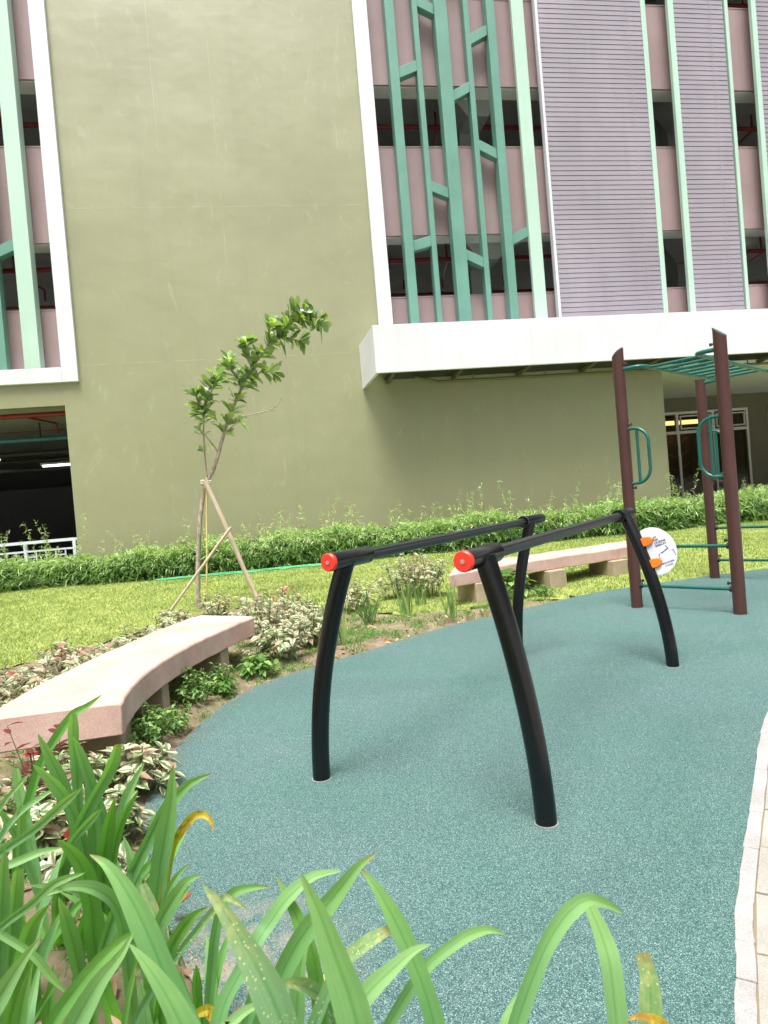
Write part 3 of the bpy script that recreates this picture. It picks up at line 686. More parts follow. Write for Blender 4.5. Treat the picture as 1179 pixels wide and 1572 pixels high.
# soil bed and lawn: one height field, split into the two surfaces
LAWN_EDGE = [(-16, 5.0), (-6.5, 6.3), (-4.6, 7.0), (-3.9, 7.6), (-3.35, 8.8), (-2.9, 9.9), (-1.7, 10.1), (-0.9, 9.4), (-.2, 8.6), (0.6, 8.45), (1.5, 8.62), (2.06, 8.75), (2.75, 9.0), (4.61, 9.6), (7.6, 10.3), (10, 10.6), (16, 11.4)]
LAWN = [(p.x, p.y) for p in smooth_line(LAWN_EDGE, 4)] + [(16, 23), (-16, 23)]
def lift(y): 
    y = np.asarray(y, float)
    t = np.clip((y - 8.5) / 7.0, 0, 1)
    return .16 * t * t * (3 - 2 * t)
def hnoise(x, y):
    return (np.sin(x * 3.1 + y * 1.7) + np.sin(x * 5.3 - y * 4.1 + 1.3) * .6 + np.sin(x * 11.7 + y * 9.3) * .35 + np.sin(-x * 17 + y * 21) * .2)
def edge_dist(x, y, line):
    P = np.asarray(line); d = np.full(np.shape(x), 1e9)
    for (ax, ay), (bx, by) in zip(P[:-1], P[1:]):
        vx, vy = bx - ax, by - ay; L2 = vx * vx + vy * vy + 1e-12
        t = np.clip(((x - ax) * vx + (y - ay) * vy) / L2, 0, 1)
        d = np.minimum(d, np.hypot(x - ax - t * vx, y - ay - t * vy))
    return d
def soil_z(x, y):
    d = edge_dist(x, y, el)
    return np.minimum(.05, d * .25) - .012 + hnoise(x, y) * .010 * np.clip(d * 4, 0, 1) + lift(y)
def lawn_z(x, y):
    d = edge_dist(x, y, el)
    z = lift(y) + np.minimum(.035, d * .12) + hnoise(x * .5, y * .5) * .012 * np.clip(d, 0, 1)
    return np.where(poly_in(x, y, RUB), -.02 - .3 * np.minimum(d, .3), z)
xs = np.arange(-16, 16.01, .2); ys = np.arange(-2, 23.01, .2)
X, Y = np.meshgrid(xs, ys)
nx, ny = len(xs), len(ys)
idx = np.arange(nx * ny).reshape(ny, nx)
Q = np.stack([idx[:-1, :-1], idx[:-1, 1:], idx[1:, 1:], idx[1:, :-1]], -1).reshape(-1, 4)
cxm = X.ravel()[Q].mean(1); cym = Y.ravel()[Q].mean(1)
inl = poly_in(cxm, cym, LAWN)
def submesh(sel, Z, name, mat):
    q = Q[sel]; u, inv = np.unique(q, return_inverse=True)
    V = np.stack([X.ravel()[u], Y.ravel()[u], Z.ravel()[u]], 1)
    return tag(np_mesh(name, V, inv.reshape(-1, 4), mat, smooth=True), kind='structure')
submesh(inl, lawn_z(X, Y), 'lawn', MT['lawn'])
# the soil is a finer sheet that ends under the rubber and under the lawn's rim
xs2 = np.arange(-7, 11.01, .07); ys2 = np.arange(-1.2, 12.01, .07)
X, Y = np.meshgrid(xs2, ys2); nx, ny = len(xs2), len(ys2)
idx = np.arange(nx * ny).reshape(ny, nx)
Q = np.stack([idx[:-1, :-1], idx[:-1, 1:], idx[1:, 1:], idx[1:, :-1]], -1).reshape(-1, 4)
cxm = X.ravel()[Q].mean(1); cym = Y.ravel()[Q].mean(1)
Z = soil_z(X, Y)
inr = poly_in(X, Y, RUB) ; inp = (X > .6) & (Y < 8.3)
Z = np.where(inr, -.03 , Z); Z = np.where(inp, -.08, Z)
inl2 = poly_in(X, Y, LAWN)
Z = np.where(inl2, Z - .05, Z)
deep = (poly_in(cxm, cym, RUB) & (edge_dist(cxm, cym, el) > .25)) | ((cxm > 1.0) & (cym < 8.2))
submesh(~deep, Z, 'soil_bed', MT['soil'])

# ------------------------------------------------------------------ the building
TH = RAD(9)
UX, UY = math.cos(TH), math.sin(TH)
NX, NY = math.sin(TH), -math.cos(TH)
def FT(u, v, z): return (u * UX + v * NX, 17.3 + u * UY + v * NY, z)
BL = empty('parking_building', FT(0, 0, 0), 'olive parking building with white framed openings, teal lattice and mauve louvres', 'building')
def bpart(name, mat, boxes, parent=None, bevel=None):
    m = MB()
    for lo, hi in boxes: m.box(lo, hi, FT)
    return m.build(name, MT[mat], parent or BL, bevel=bevel)
TOP = 19.0
# u, v, z boxes (v grows towards the camera)
wall = bpart('wall', 'wall', [
    ((-7.19, -.3, 0), (.26, 0, TOP)),
    ((-7.58, -.3, 0), (-7.19, 0, 5.0)),
    ((.26, -.3, 0), (8.15, 0, 5.3)),
    ((7.85, -7.0, 0), (8.15, -.3, 4.56)),
])
bpart('wall', 'wall', [((-24, -.3, 4.46), (-7.583, -.004, 5.0))])        # lintel strip under the framed opening
# hairline joints pressed into the paint
m = MB()
for u, z0, z1 in ((-3.46, 7.5, TOP), (-4.88, 9.9, 16)):
    m.box((u - .006, 0, z0), (u + .008, .0012, z1), FT)
for z in (9.2, 5.40):
    m.box((-7.15, 0, z - .009), (.1, .0012, z + .010), FT)
m.build('wall_joint', MT['scar'], wall)
# left framed opening
bpart('window_frame', 'white', [((-7.56, -.35, 5.003), (-7.19, .10, TOP)), ((-24, -.35, 5.003), (-7.563, .10, 5.36))], bevel=.008)
bpart('window_frame', 'white', [((.263, -.35, 5.303), (.64, .10, TOP))], bevel=.008)
# parapets with a deep pale beam behind, storey by storey
for k in range(4):
    z0, z1 = (4.5 + 4 * k, 6.86 + 4 * k)
    for u0, u1 in ((-24, -7.563), (.643, 24)):
        zz = max(z0, 5.363 if u1 < 0 else 5.31)
        p = bpart('parapet', 'pink', [((u0, -.42, zz + .02), (u1, -.35, z1))])
        bpart('beam', 'soffit', [((u0, -.92, zz), (u1, -.423, z0 + 1.0))], parent=p)
        bpart('coping', 'pink', [((u0, -.43, z1), (u1, -.34, z1 + .03))], parent=p)
# floors, inner walls and columns of the garage
for k in range(4):
    z = 5.15 + 4 * k
    bpart('floor_slab', 'garage', [((-24, -16, z), (-7.19, -.903, z + .3)), ((.26, -16, z), (24, -.903, z + .3))])
bpart('inner_wall', 'darkmetal_and_shade', [((-24, -16.3, 0), (24, -16.003, 4.7)), ((-24, -12.2, .02), (-7.19, -12.0, 3.2))])  # ground-floor back walls coloured near-black to stand for the garage's deep shade
bpart('inner_wall', 'garage', [((-24, -16.3, 4.703), (24, -16.003, 5.6)), ((-24, -16.3, 8.6), (24, -16.003, 10.6)), ((-24, -16.3, 12.6), (24, -16.003, 14.6)), ((-7.18, -16, 0), (-6.9, -.31, TOP)), ((-.05, -16, 4.9), (.25, -.31, TOP)),
                               ((-24.3, -16.3, 0), (-24.003, 0, TOP)), ((24.003, -16.3, 0), (24.3, 0, TOP))])
bpart('roof', 'garage', [((-24.3, -16.3, TOP), (24.3, .1, TOP + .4))])
m = MB(); 
for u in (-15.6, -11.2):
    m = MB(); m.tube([FT(u, -4, 0), FT(u, -4, 5.14)], .17, 16)
    m.build('column', MT['column'], BL, smooth=40)
for k in range(4):
    for u in (3.75, 10.4, 17.0, -10.0, -16.5):
        z = 5.45 + 4 * k
        m = MB()
        m.box((u - .3, -2.4, z), (u + .3, -1.8, z + 3.69), FT)
        # haunch that drops from the beam to the column
        if k < 3:
            m.prism([(u - 1.1, z + 3.69), (u + 1.1, z + 3.69), (u + .3, z + 2.6), (u - .3, z + 2.6)], lambda a, b, d: FT(a, d, b), -1.79, -.925)
        m.build('column', MT['column'], BL)
# fire pipes under each ceiling
for k in range(4):
    z = 4.68 + 4 * k
    m = MB()
    for v, r, dz in ((-2.6, .07, 0), (-6.2, .05, .1)):
        m.tube([FT(-23.5, v, z + dz), FT(-7.3, v, z + dz)], r, 10)
        if k: m.tube([FT(.4, v, z + dz), FT(23.5, v, z + dz)], r, 10)
    us = [-20, -17.2, -14.4, -11.6, -9.3] + ([1.7, 3.0, 5.1, 8.7, 11.3, 13.7] if k else [])
    for u in us:
        m.tube([FT(u, -2.6, z), FT(u, -2.6, z + .46)], .03, 8)
        m.tube([FT(u, -2.6, z - .05), FT(u + .25, -4.2, z - .02)], .035, 8)
        m.tube([FT(u + .25, -4.2, z - .02), FT(u + .25, -4.2, z - .35)], .03, 8)
    m.build('fire_pipe', MT['redpipe'], BL, smooth=50)
m = MB()
m.tube([FT(-23, -3.3, 4.1), FT(-7.3, -3.3, 4.1)], .06, 10)
m.build('water_pipe', MT['bluepipe'], BL, smooth=50)
m = MB()
for v, z, r in ((-4.4, 3.82, .09), (-5.6, 3.72, .06), (-7.0, 3.55, .10)):
    m.tube([FT(-23, v, z), FT(-7.3, v, z)], r, 10)
for u in (-21, -19.2, -17.5, -16, -14.2, -12.6, -11, -9.6, -8.3):
    m.tube([FT(u, -4.4, 3.8), FT(u, -4.4, 5.1)], .02, 6)
m.build('drain_pipe', MT['darkmetal_and_shade'], BL, smooth=50)
for u, v, z in ((-9.3, -6.2, 3.55), (-12.5, -6.5, 3.9), (-18.5, -6.5, 3.9)):
    m = MB(); m.box((u - .9, v - .05, z), (u + .9, v + .05, z + .06), FT)
    lp = m.build('ceiling_lamp', MT['tube'], BL)
    m = MB(); m.box((u - .95, v - .09, z + .062), (u + .95, v + .09, z + .12), FT)
    m.build('lamp_housing', MT['railw'], lp)
for u, k in ((12.9, 1),):
    z = 4.9 + 4 * k
    m = MB(); m.box((u - .7, -3.4, z), (u + .7, -3.3, z + .06), FT)
    m.build('ceiling_lamp', MT['tube'], BL)
bpart('ground_slab', 'garage', [((-24, -16, -.1), (24, -.31, .02))])
bpart('ceiling', 'garage', [((-24, -16, 4.75), (-7.19, -.31, 5.14))])

# teal lattice in the framed opening
BARS = [(1.11, 1.35, 'teal', .10), (1.85, 1.99, 'teal', .04), (2.43, 2.77, 'teal', .10), (3.24, 3.38, 'teal', .04), (3.85, 4.08, 'teal', .10)]
for a, b, mt, v in BARS:
    bpart('lattice_bar', mt, [((a, -.22, 5.32), (b, v, TOP))], bevel=.006)
LINK = [(1.35, 12.6, 1.85, 12.80), (1.99, 14.49, 2.43, 14.28), (2.77, 12.02, 3.24, 12.27), (3.38, 13.53, 3.85, 13.78), (3.38, 10.74, 3.85, 10.50),
        (1.99, 9.65, 2.43, 9.47), (1.35, 8.10, 1.85, 8.22), (2.77, 7.85, 3.24, 7.62), (4.08, 8.20, 4.55, 8.42),
        (1.35, 16.3, 1.85, 16.05), (2.77, 15.7, 3.24, 15.95), (4.08, 16.4, 4.55, 16.6), (3.38, 17.4, 3.85, 17.2)]
for u0, z0, u1, z1 in LINK:
    m = MB()
    h = .135
    m.prism([(u0 + .002, z0 - h), (u1 - .002, z1 - h), (u1 - .002, z1 + h), (u0 + .002, z0 + h)], lambda a, b, d: FT(a, d, b), -.20, .03)
    m.build('lattice_link', MT['teal'], BL, bevel=.005)
# mint fins and mauve louvre panels
FINS = [(4.55, 4.89), (8.30, 8.44), (9.07, 9.29), (10.82, 10.97), (11.66, 11.86), (14.0, 14.14), (14.8, 15.0), (16.6, 16.75)]
for a, b in FINS:
    bpart('mint_fin', 'mint', [((a + (.05 if a > 9 and b - a > .15 else 0), -.02, 5.32), (b, .10, TOP))], bevel=.006)
for a, b in ((5.31, 8.298), (9.292, 10.818), (11.862, 13.998), (15.002, 16.598)):
    m = MB(); z = 5.40
    while z < TOP:
        # a folded slat: face leaning out at its lower edge
        m.prism([(.078, z), (.070, z + .118), (.040, z + .118), (.040, z)], lambda p, q, d: FT(d, p, q), a, b)
        z += .132
    lv = m.build('louvre_panel', MT['louvre'], BL)
    bpart('louvre_backing', 'louvre', [((a, -.08, 5.33), (b, .04, TOP))], parent=lv)
    # faint vertical butt joint of the slats
    bpart('louvre_joint', 'louvre', [((b - .42, .06, 5.4), (b - .392, .0795, TOP))], parent=lv)
bpart('louvre_edge', 'white', [((5.235, -.12, 5.32), (5.307, .06, TOP))])
# left opening: mint fin and teal lattice at its right end
bpart('mint_fin', 'mint', [((-8.38, -.25, 5.363), (-8.02, .09, TOP))], bevel=.006)
for a, b in ((-8.99, -8.78), (-9.75, -9.55), (-10.6, -10.3), (-11.4, -11.2)):
    bpart('lattice_bar', 'teal', [((a, -.22, 5.363), (b, .05, TOP))], bevel=.006)
for u0, z0, u1, z1 in ((-8.78, 8.18, -8.38, 8.36), (-9.55, 11.0, -8.99, 10.75), (-10.3, 8.8, -9.75, 9.0)):
    m = MB()
    m.prism([(u0 + .002, z0 - .135), (u1 - .002, z1 - .135), (u1 - .002, z1 + .135), (u0 + .002, z0 + .135)], lambda a, b, d: FT(a, d, b), -.20, .03)
    m.build('lattice_link', MT['teal'], BL)

# white entrance canopy
cn = bpart('canopy', 'white', [((-.095, 1.12, 4.60), (22, 1.2, 5.76))], bevel=.01)
m = MB()
m.prism([(0.003, 4.44), (1.117, 4.60), (1.117, 5.755), (0.003, 5.57)], lambda a, b, d: FT(-.22 + .20 * a / 1.117 - d, a, b), 0, .07)
m.build('canopy_end', MT['white'], cn)
m = MB()
m.prism([(0.003, 5.50), (1.117, 5.68), (1.117, 5.74), (0.003, 5.56)], lambda a, b, d: FT(d, a, b), 0, 22)
m.build('canopy_top', MT['white'], cn)
m = MB()
for u in (.35, 2.1, 3.9, 5.7, 7.5, 9.3, 11.1, 12.9, 14.7, 16.5):
    m.prism([(.005, 4.52), (1.11, 4.64), (1.11, 4.74), (.005, 4.62)], lambda a, b, d: FT(d, a, b), u, u + .08)
for v, z in ((.35, 4.66), (.8, 4.70)):
    m.box((.01, v, z + .1), (22, v + .06, z + .16), FT)
m.build('canopy_bracket', MT['darkwall'], cn)
m = MB(); m.box((.30, .003, 4.645), (22, 1.117, 4.66), FT)  # black sheet added to paint the dark shade under the canopy
m.build('canopy_shade_sheet', MT['darkmetal_and_shade'], cn)
m = MB()
m.tube([FT(1.0, .5, 4.58), FT(1.7, .3, 4.47), FT(21, .3, 4.47)], .035, 8)
for u in (2.6, 4.6, 6.6, 8.6, 10.6): m.tube([FT(u, .3, 4.47), FT(u, .3, 4.75)], .015, 6)
m.build('conduit', MT['darkwall'], cn, smooth=50)
m = MB()
for u in (1.55, 5.2, 9.0, 12.7):
    m = MB(); m.box((u, 1.2, 4.61), (u + .012, 1.203, 5.75), FT)
    m.build('canopy_joint', MT['doorframe'], cn)

# recessed entrance under the canopy
bpart('porch_ceiling', 'soffit', [((7.85, -7.0, 4.56), (24, -.31, 4.74))])
bpart('wall', 'wall', [((7.9, -.3, 4.75), (24, 0, 5.3))])
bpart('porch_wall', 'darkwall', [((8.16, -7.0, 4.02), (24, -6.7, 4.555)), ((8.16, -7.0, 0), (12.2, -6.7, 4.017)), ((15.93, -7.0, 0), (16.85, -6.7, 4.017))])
bpart('porch_floor', 'kerb', [((8.16, -6.69, .02), (24, 0, .10))])
gl = empty('glazed_entrance', FT(12.4, -6.7, .1))
gl.parent = BL; gl.location = Vector(FT(12.4, -6.7, .1)) - Vector(FT(0, 0, 0))
def dp(name, mat, boxes, bevel=None):
    return bpart(name, mat, boxes, parent=gl, bevel=bevel)
dp('door_frame', 'doorframe', [
    ((12.2, -6.72, .1), (12.28, -6.62, 4.0)), ((15.84, -6.72, .1), (15.93, -6.62, 4.0)), ((12.283, -6.72, 3.9), (15.837, -6.62, 4.0)),
    ((12.283, -6.72, 3.14), (15.837, -6.62, 3.25)), ((12.82, -6.72, .1), (12.92, -6.62, 3.137)), ((12.80, -6.72, 3.253), (12.92, -6.62, 3.897)),
    ((14.36, -6.72, .1), (14.44, -6.62, 3.137)), ((14.34, -6.72, 3.253), (14.46, -6.62, 3.897))])
dp('door_frame', 'doorframe', [((12.98, -6.66, 3.31), (14.28, -6.60, 3.36)), ((12.98, -6.66, 3.79), (14.28, -6.60, 3.84)), ((12.98, -6.66, 3.363), (13.03, -6.60, 3.787)), ((14.23, -6.66, 3.363), (14.28, -6.60, 3.787)),
                               ((14.52, -6.66, 3.31), (15.78, -6.60, 3.36)), ((14.52, -6.66, 3.79), (15.78, -6.60, 3.84)), ((14.52, -6.66, 3.363), (14.57, -6.60, 3.787)), ((15.73, -6.66, 3.363), (15.78, -6.60, 3.787))])
dp('pane', 'glass', [((12.28, -6.69, .1), (15.84, -6.675, 3.14))])
dp('pane', 'glass', [((12.28, -6.69, 3.25), (15.84, -6.675, 3.9))])
dp('door_frame', 'doorframe', [((16.88, -6.72, .1), (16.98, -6.62, 4.0)), ((16.983, -6.72, 3.9), (20, -6.62, 4.0))])
dp('pane', 'glass', [((16.98, -6.69, .1), (20, -6.675, 3.9))])
# the lobby seen through it
bpart('lobby_wall', 'interior', [((11.5, -11.3, 0), (21, -11.0, 4.5)), ((11.5, -11.0, 4.2), (21, -7.01, 4.5)), ((11.3, -11, 0), (11.49, -7.01, 4.5)), ((21.01, -11, 0), (21.2, -7.01, 4.5))])
m = MB()
m.box((13.6, -9.0, 0), (14.9, -8.9, 3.3), FT)
lobby = m.build('lobby_panel', MT['panelwood'], BL)
m = MB()
m.tube([FT(14.3, -8.88, .2), FT(14.35, -8.88, 1.8), FT(14.25, -8.88, 3.2)], .015, 6)
for k in range(5):
    z = .6 + k * .55
    m.tube([FT(14.32, -8.88, z), FT(13.75, -8.88, z + .22)], .01, 6); m.tube([FT(14.32, -8.88, z + .1), FT(14.8, -8.88, z + .35)], .01, 6)
m.build('branch_motif', MT['yellowstake'], lobby)
m = MB(); m.tube([FT(13.3, -8.2, 3.72), FT(14.9, -8.2, 3.72)], .09, 10)
m.build('lobby_lamp', MT['warm'], BL, smooth=60)

# railing in the ground floor opening on the left
rl = empty('railing', FT(-9, -.12, 0), 'white geometric railing across the dark ground floor opening', 'railing')
m = MB()
m.box((-18, -.14, 1.18), (-7.6, -.08, 1.25), FT); m.box((-18, -.135, .98), (-7.6, -.085, 1.02), FT); m.box((-18, -.135, .25), (-7.6, -.085, .29), FT)
m.build('rail', MT['railw'], rl)
m = MB()
u = -7.68; k = 0
while u > -18:
    m = MB(); m.box((u - .035, -.15, 0), (u + .035, -.07, 1.178), FT); u -= 1.12
    m.build('post', MT['railw'], rl)
m = MB(); u = -7.9; k = 0
while u > -18:
    m.box((u - .015, -.125, .292), (u + .015, -.095, .978), FT)
    if k % 2 == 0: m.box((u - .20, -.124, .62), (u - .016, -.096, .65), FT)
    if k % 3 == 0: m.box((u - .20, -.124, .85), (u - .016, -.096, .88), FT)
    u -= .2233; k += 1
m.build('baluster', MT['railw'], rl)

# ------------------------------------------------------------------ parallel bars
PD = Vector((.853, -.521, 0)); RD = Vector((.521, .853, 0))
def PR(p, r, z): return PD * p + RD * r + Vector((0, 0, z))
RZ = 1.215
bars = empty('parallel_bars', PR(-1.6, 4.2, 0), 'black parallel bars on curved legs with red-orange end caps, standing on teal rubber floor', 'exercise bars', 'fitness equipment on the rubber floor')
RAILS = [(-1.20, 2.58, 6.12), (-2.00, 2.70, 6.08)]       # P, front end, rear end
LEGS = [(0, (-1.02, 2.84), (-1.18, 2.76)), (0, (-.87, 5.62), (-1.18, 5.76)), (1, (-2.30, 2.87), (-2.00, 2.86)), (1, (-2.17, 5.66), (-1.97, 5.70))]
def leg_path(foot, top, n=22):
    ex = 1.8 if foot[0] > -1.5 else 1.95
    out = []
    A = Vector((foot[0], foot[1])); B = Vector((top[0], top[1]))
    for i in range(n + 1):
        s = i / n
        k = s ** ex
        q = A.lerp(B, k)
        out.append(PR(q.x, q.y, -.03 + s * (RZ + .03)))
    return out
for ri, foot, top in LEGS:
    m = MB(); m.tube(leg_path(foot, top), .049, 24)
    lg = m.build('leg', MT['black'], bars, smooth=60)
    m = MB(); b0 = PR(foot[0], foot[1], .001)
    m.tube([b0, b0 + Vector((0, 0, .003))], .054, 24)
    m.build('foot_ring', MT['kerb'], lg)
for p, r0, r1 in RAILS:
    m = MB(); m.tube([PR(p, r0 + .33, RZ), PR(p, r1 - .15, RZ)], .030, 48, lobes=8, lobe=.07)
    ra = m.build('rail', MT['grip'], bars, smooth=80)
    m = MB(); m.tube([PR(p, r0 + .012, RZ), PR(p, r0 + .36, RZ), PR(p, r0 + .37, RZ)], [.047, .047, .042], 28)
    m.build('sleeve', MT['black'], ra, smooth=40)
    m = MB(); m.tube([PR(p, r1 - .46, RZ), PR(p, r1 - .45, RZ), PR(p, r1, RZ)], [.042, .047, .047], 28)
    m.build('sleeve', MT['black'], ra, smooth=40)
    m = MB(); m.tube([PR(p, r1 - .50, RZ), PR(p, r1 - .462, RZ)], .052, 28)
    m.build('collar', MT['black'], ra, smooth=40)
    m = MB(); m.tube([PR(p, r0 + .012, RZ), PR(p, r0 - .004, RZ), PR(p, r0 - .010, RZ)], [.0465, .0465, .041], 28)
    ec = m.build('end_cap', MT['orange'], bars, smooth=40)
    m = MB(); m.tube([PR(p, r0 - .009, RZ), PR(p, r0 - .0135, RZ)], .010, 16)
    m.build('screw', MT['steel'], ec, smooth=40)
    m = MB(); m.tube([PR(p, r0 - .0105, RZ), PR(p, r0 - .012, RZ)], .016, 20)
    m.build('washer', MT['orange'], ec, smooth=40)
    m = MB(); m.tube([PR(p, r1 - .001, RZ), PR(p, r1 + .008, RZ)], .045, 28)
    m.build('end_cap', MT['cap'], bars, smooth=40)
# white information plate clamped to the rear leg
lp = leg_path((-.87, 5.62), (-1.18, 5.76), 40)
def lpz(z):
    for a, b in zip(lp, lp[1:]):
        if a.z <= z <= b.z: return a.lerp(b, (z - a.z) / (b.z - a.z))
    return lp[-1]
P0 = lpz(.70); P1 = lpz(1.06)
ax_v = (P1 - P0).normalized()                       # along the leg
nrm = (-RD + Vector((0, 0, .05))).normalized()
ax_u = ax_v.cross(nrm).normalized()
if ax_u.dot(PD) < 0: ax_u = -ax_u
nrm = ax_u.cross(ax_v); nrm = nrm if nrm.dot(-RD) > 0 else -nrm
PC = (P0 + P1) / 2 - RD * .01
def PP(a, b, d): return PC + ax_u * (.010 + a * .84) + ax_v * (b * .84) + nrm * d
pl_poly = []
for i in range(33):                                  # egg-shaped half disc
    t = math.radians(-104 + 208 * i / 32)
    pl_poly.append((.105 + .205 * math.cos(t), .235 * math.sin(t)))
m = MB(); m.prism(pl_poly, PP, -.004, .004)
plate = m.build('information_plate', MT['plate'], bars, bevel=.002)
for b in (-.105, .115):
    m = MB()
    cp_ = [(.035, b - .042), (.075, b - .048), (.125, b - .035), (.150, b), (.125, b + .030), (.075, b + .042), (.035, b + .038)]
    m.prism(cp_, PP, .0045, .026); m.prism(cp_, PP, -.026, -.0045)
    m.build('clamp', MT['orange2'], bars, bevel=.006)
m = MB(); m.prism([(.052, -.19), (.062, -.19), (.062, .05), (.052, .05)], PP, -.004, .0035)
m.build('edge_strip', MT['flash'], plate)
def text_mesh(txt, size):
    cu = bpy.data.curves.new('text', 'FONT'); cu.body = txt; cu.size = size; cu.space_character = .92
    o = bpy.data.objects.new('text', cu); COL.objects.link(o)
    dg = bpy.context.evaluated_depsgraph_get(); dg.update()
    me = bpy.data.meshes.new_from_object(o.evaluated_get(dg))
    vs = [tuple(v.co) for v in me.vertices]; fs = [tuple(p.vertices) for p in me.polygons]
    bpy.data.objects.remove(o); bpy.data.curves.remove(cu); bpy.data.meshes.remove(me)
    return vs, fs
def put_text(m, txt, a, b, size, wide=1.0):
    vs, fs = text_mesh(txt, size)
    for dx in (0, .0012):
        m.add([PP(a + x * wide + dx, b + y, .0055 + dx * .2) for x, y, z in vs], fs)
def bar_mark(m, a0, b0, a1, b1, wd):
    d = Vector((a1 - a0, b1 - b0)); d.normalize(); q = Vector((-d.y, d.x)) * wd / 2
    m.prism([(a0 + q.x, b0 + q.y), (a0 - q.x, b0 - q.y), (a1 - q.x, b1 - q.y), (a1 + q.x, b1 + q.y)], PP, .0042, .0056)
m = MB()
for i, tx in enumerate(('LET', 'PAR', 'CRÆSNE', 'BASSON')):
    put_text(m, tx, .135, .112 - .027 * i, .029)
m.build('lettering', MT['ink'], plate)
m = MB()
bar_mark(m, .135, -.045, .135, -.115, .005); bar_mark(m, .135, -.045, .150, -.045, .004)
bar_mark(m, .275, -.045, .275, -.105, .005); bar_mark(m, .275, -.045, .260, -.045, .004)
bar_mark(m, .165, -.040, .235, -.016, .007); bar_mark(m, .235, -.016, .222, .02, .006); bar_mark(m, .175, -.04, .160, -.034, .006)
m.build('pictogram', MT['ink'], plate)
m = MB()
put_text(m, 'PARALLEL BAR', .118, -.148, .022, .95); put_text(m, 'STATION', .150, -.176, .020, .95)
m.build('lettering', MT['ink'], plate)

# ------------------------------------------------------------------ overhead ladder station
POSTS = [(2.89, 7.82, 3.05), (3.66, 6.98, 3.03), (4.67, 9.53, 2.86), (5.44, 8.69, 2.86)]
st = empty('overhead_ladder_station', (4.17, 8.25, 0), 'brown posted overhead ladder with green rungs and D-shaped hand grips', 'exercise station', 'fitness equipment on the rubber floor')
c1, c2, c3, c4 = [Vector((x, y, 0)) for x, y, z in POSTS]
E1 = (c2 - c1).normalized(); E2 = (c3 - c1).normalized()
for i, (x, y, z) in enumerate(POSTS):
    m = MB(); r = .066; seg = 28
    vs, fs = [], []
    for k in range(seg):
        th = 2 * math.pi * k / seg
        rr = r * (1 - .035 * max(0, math.cos(4 * th)) ** 6)       # shallow channels down the profile
        dx, dy = rr * math.cos(th), rr * math.sin(th)
        slope = .055 * (-1 if i == 1 else 1) * (dx * E1.x + dy * E1.y) / r if z > 2.9 else 0
        vs += [(x + dx, y + dy, -.03), (x + dx, y + dy, z + slope - .055 * (z > 2.9))]
    for k in range(seg):
        a, b = 2 * k, 2 * ((k + 1) % seg)
        fs.append((a, b, b + 1, a + 1))
    m.add(vs, fs)
    po = m.build('post', MT['brown'], st, smooth=30)
    m = MB(); top = [(vs[2 * k + 1][0], vs[2 * k + 1][1], vs[2 * k + 1][2]) for k in range(seg)]
    ctr = Vector((x, y, 0))
    rim = [(x + (a - x) * 1.03, y + (b - y) * 1.03, c - .012) for a, b, c in top]
    rim2 = [(x + (a - x) * 1.03, y + (b - y) * 1.03, c + .006) for a, b, c in top]
    m.add(rim + rim2, [tuple(range(seg, 2 * seg))] + [(k, (k + 1) % seg, seg + (k + 1) % seg, seg + k) for k in range(seg)])
    m.build('post_cap', MT['cap'], po)
def bolt(m, p, d):
    d = d.normalized()
    m.tube([p, p + d * .03], .012, 8); m.tube([p + d * .03, p + d * .045], .018, 8)
# ladder: two side tubes that leave the posts, bend and run to the far pair
LZ = 2.80
def bent(ca, cb, s):
    q = [ca + E1 * s * .06, ca + E1 * s * .16, ca + E1 * s * .24 + E2 * .03, ca + E1 * s * .27 + E2 * .12, ca + E1 * s * .27 + E2 * .4]
    q += [ca + E1 * s * .27 + E2 * t for t in (.9, 1.3, 1.7, 2.07)]
    q += [cb + E1 * s * .27 - E2 * .12, cb + E1 * s * .24 - E2 * .03, cb + E1 * s * .16, cb + E1 * s * .06]
    return [p + Vector((0, 0, LZ + .03 * math.sin(math.pi * i / 12))) for i, p in enumerate(smooth_line(q, 4)) ] if False else [Vector((p.x, p.y, LZ)) for p in smooth_line(q, 5)]
for ca, cb, s in ((c1, c3, 1), (c2, c4, -1)):
    m = MB(); m.tube(bent(ca, cb, s), .024, 14)
    m.build('ladder_side', MT['green'], st, smooth=60)
a0 = c1 + E1 * .27; a1 = c2 - E1 * .27
for k in range(8):
    d = E2 * (.22 + k * .29) + Vector((0, 0, LZ))
    m = MB(); m.tube([a0 + d, a1 + d], .0175, 12)
    m.build('rung', MT['green'], st, smooth=60)
# D grips
def d_grip(c, s, z0, z1):
    r = .17
    dpth = .29
    q = [c + E1 * s * .06 + Vector((0, 0, z0))]
    q += [c + E1 * s * (dpth - r + r * math.sin(t)) + Vector((0, 0, z0 + r - r * math.cos(t))) for t in [i * math.pi / 16 for i in range(0, 9)]]
    q += [c + E1 * s * (dpth - r + r * math.cos(t)) + Vector((0, 0, z1 - r + r * math.sin(t))) for t in [i * math.pi / 16 for i in range(0, 9)]]
    q += [c + E1 * s * .06 + Vector((0, 0, z1))]
    m = MB(); m.tube(q, .019, 14)
    g = m.build('hand_grip', MT['green'], st, smooth=60)
    m = MB(); x = c + E1 * s * (dpth - .13)
    m.tube([x + Vector((0, 0, z0 + .0)), x + Vector((0, 0, z1 - .0))], .017, 12)
    m.build('inner_bar', MT['green'], g, smooth=60)
    for zz in (z0 - .05, z1 + .05):
        m = MB(); bolt(m, c + E1 * s * .06 + Vector((0, 0, zz)), E1 * s)
        m.build('bolt', MT['brown'], g, smooth=40)
for c, s in ((c1, 1), (c2, -1), (c3, 1), (c4, -1)):
    d_grip(c, s, 1.46, 2.10)
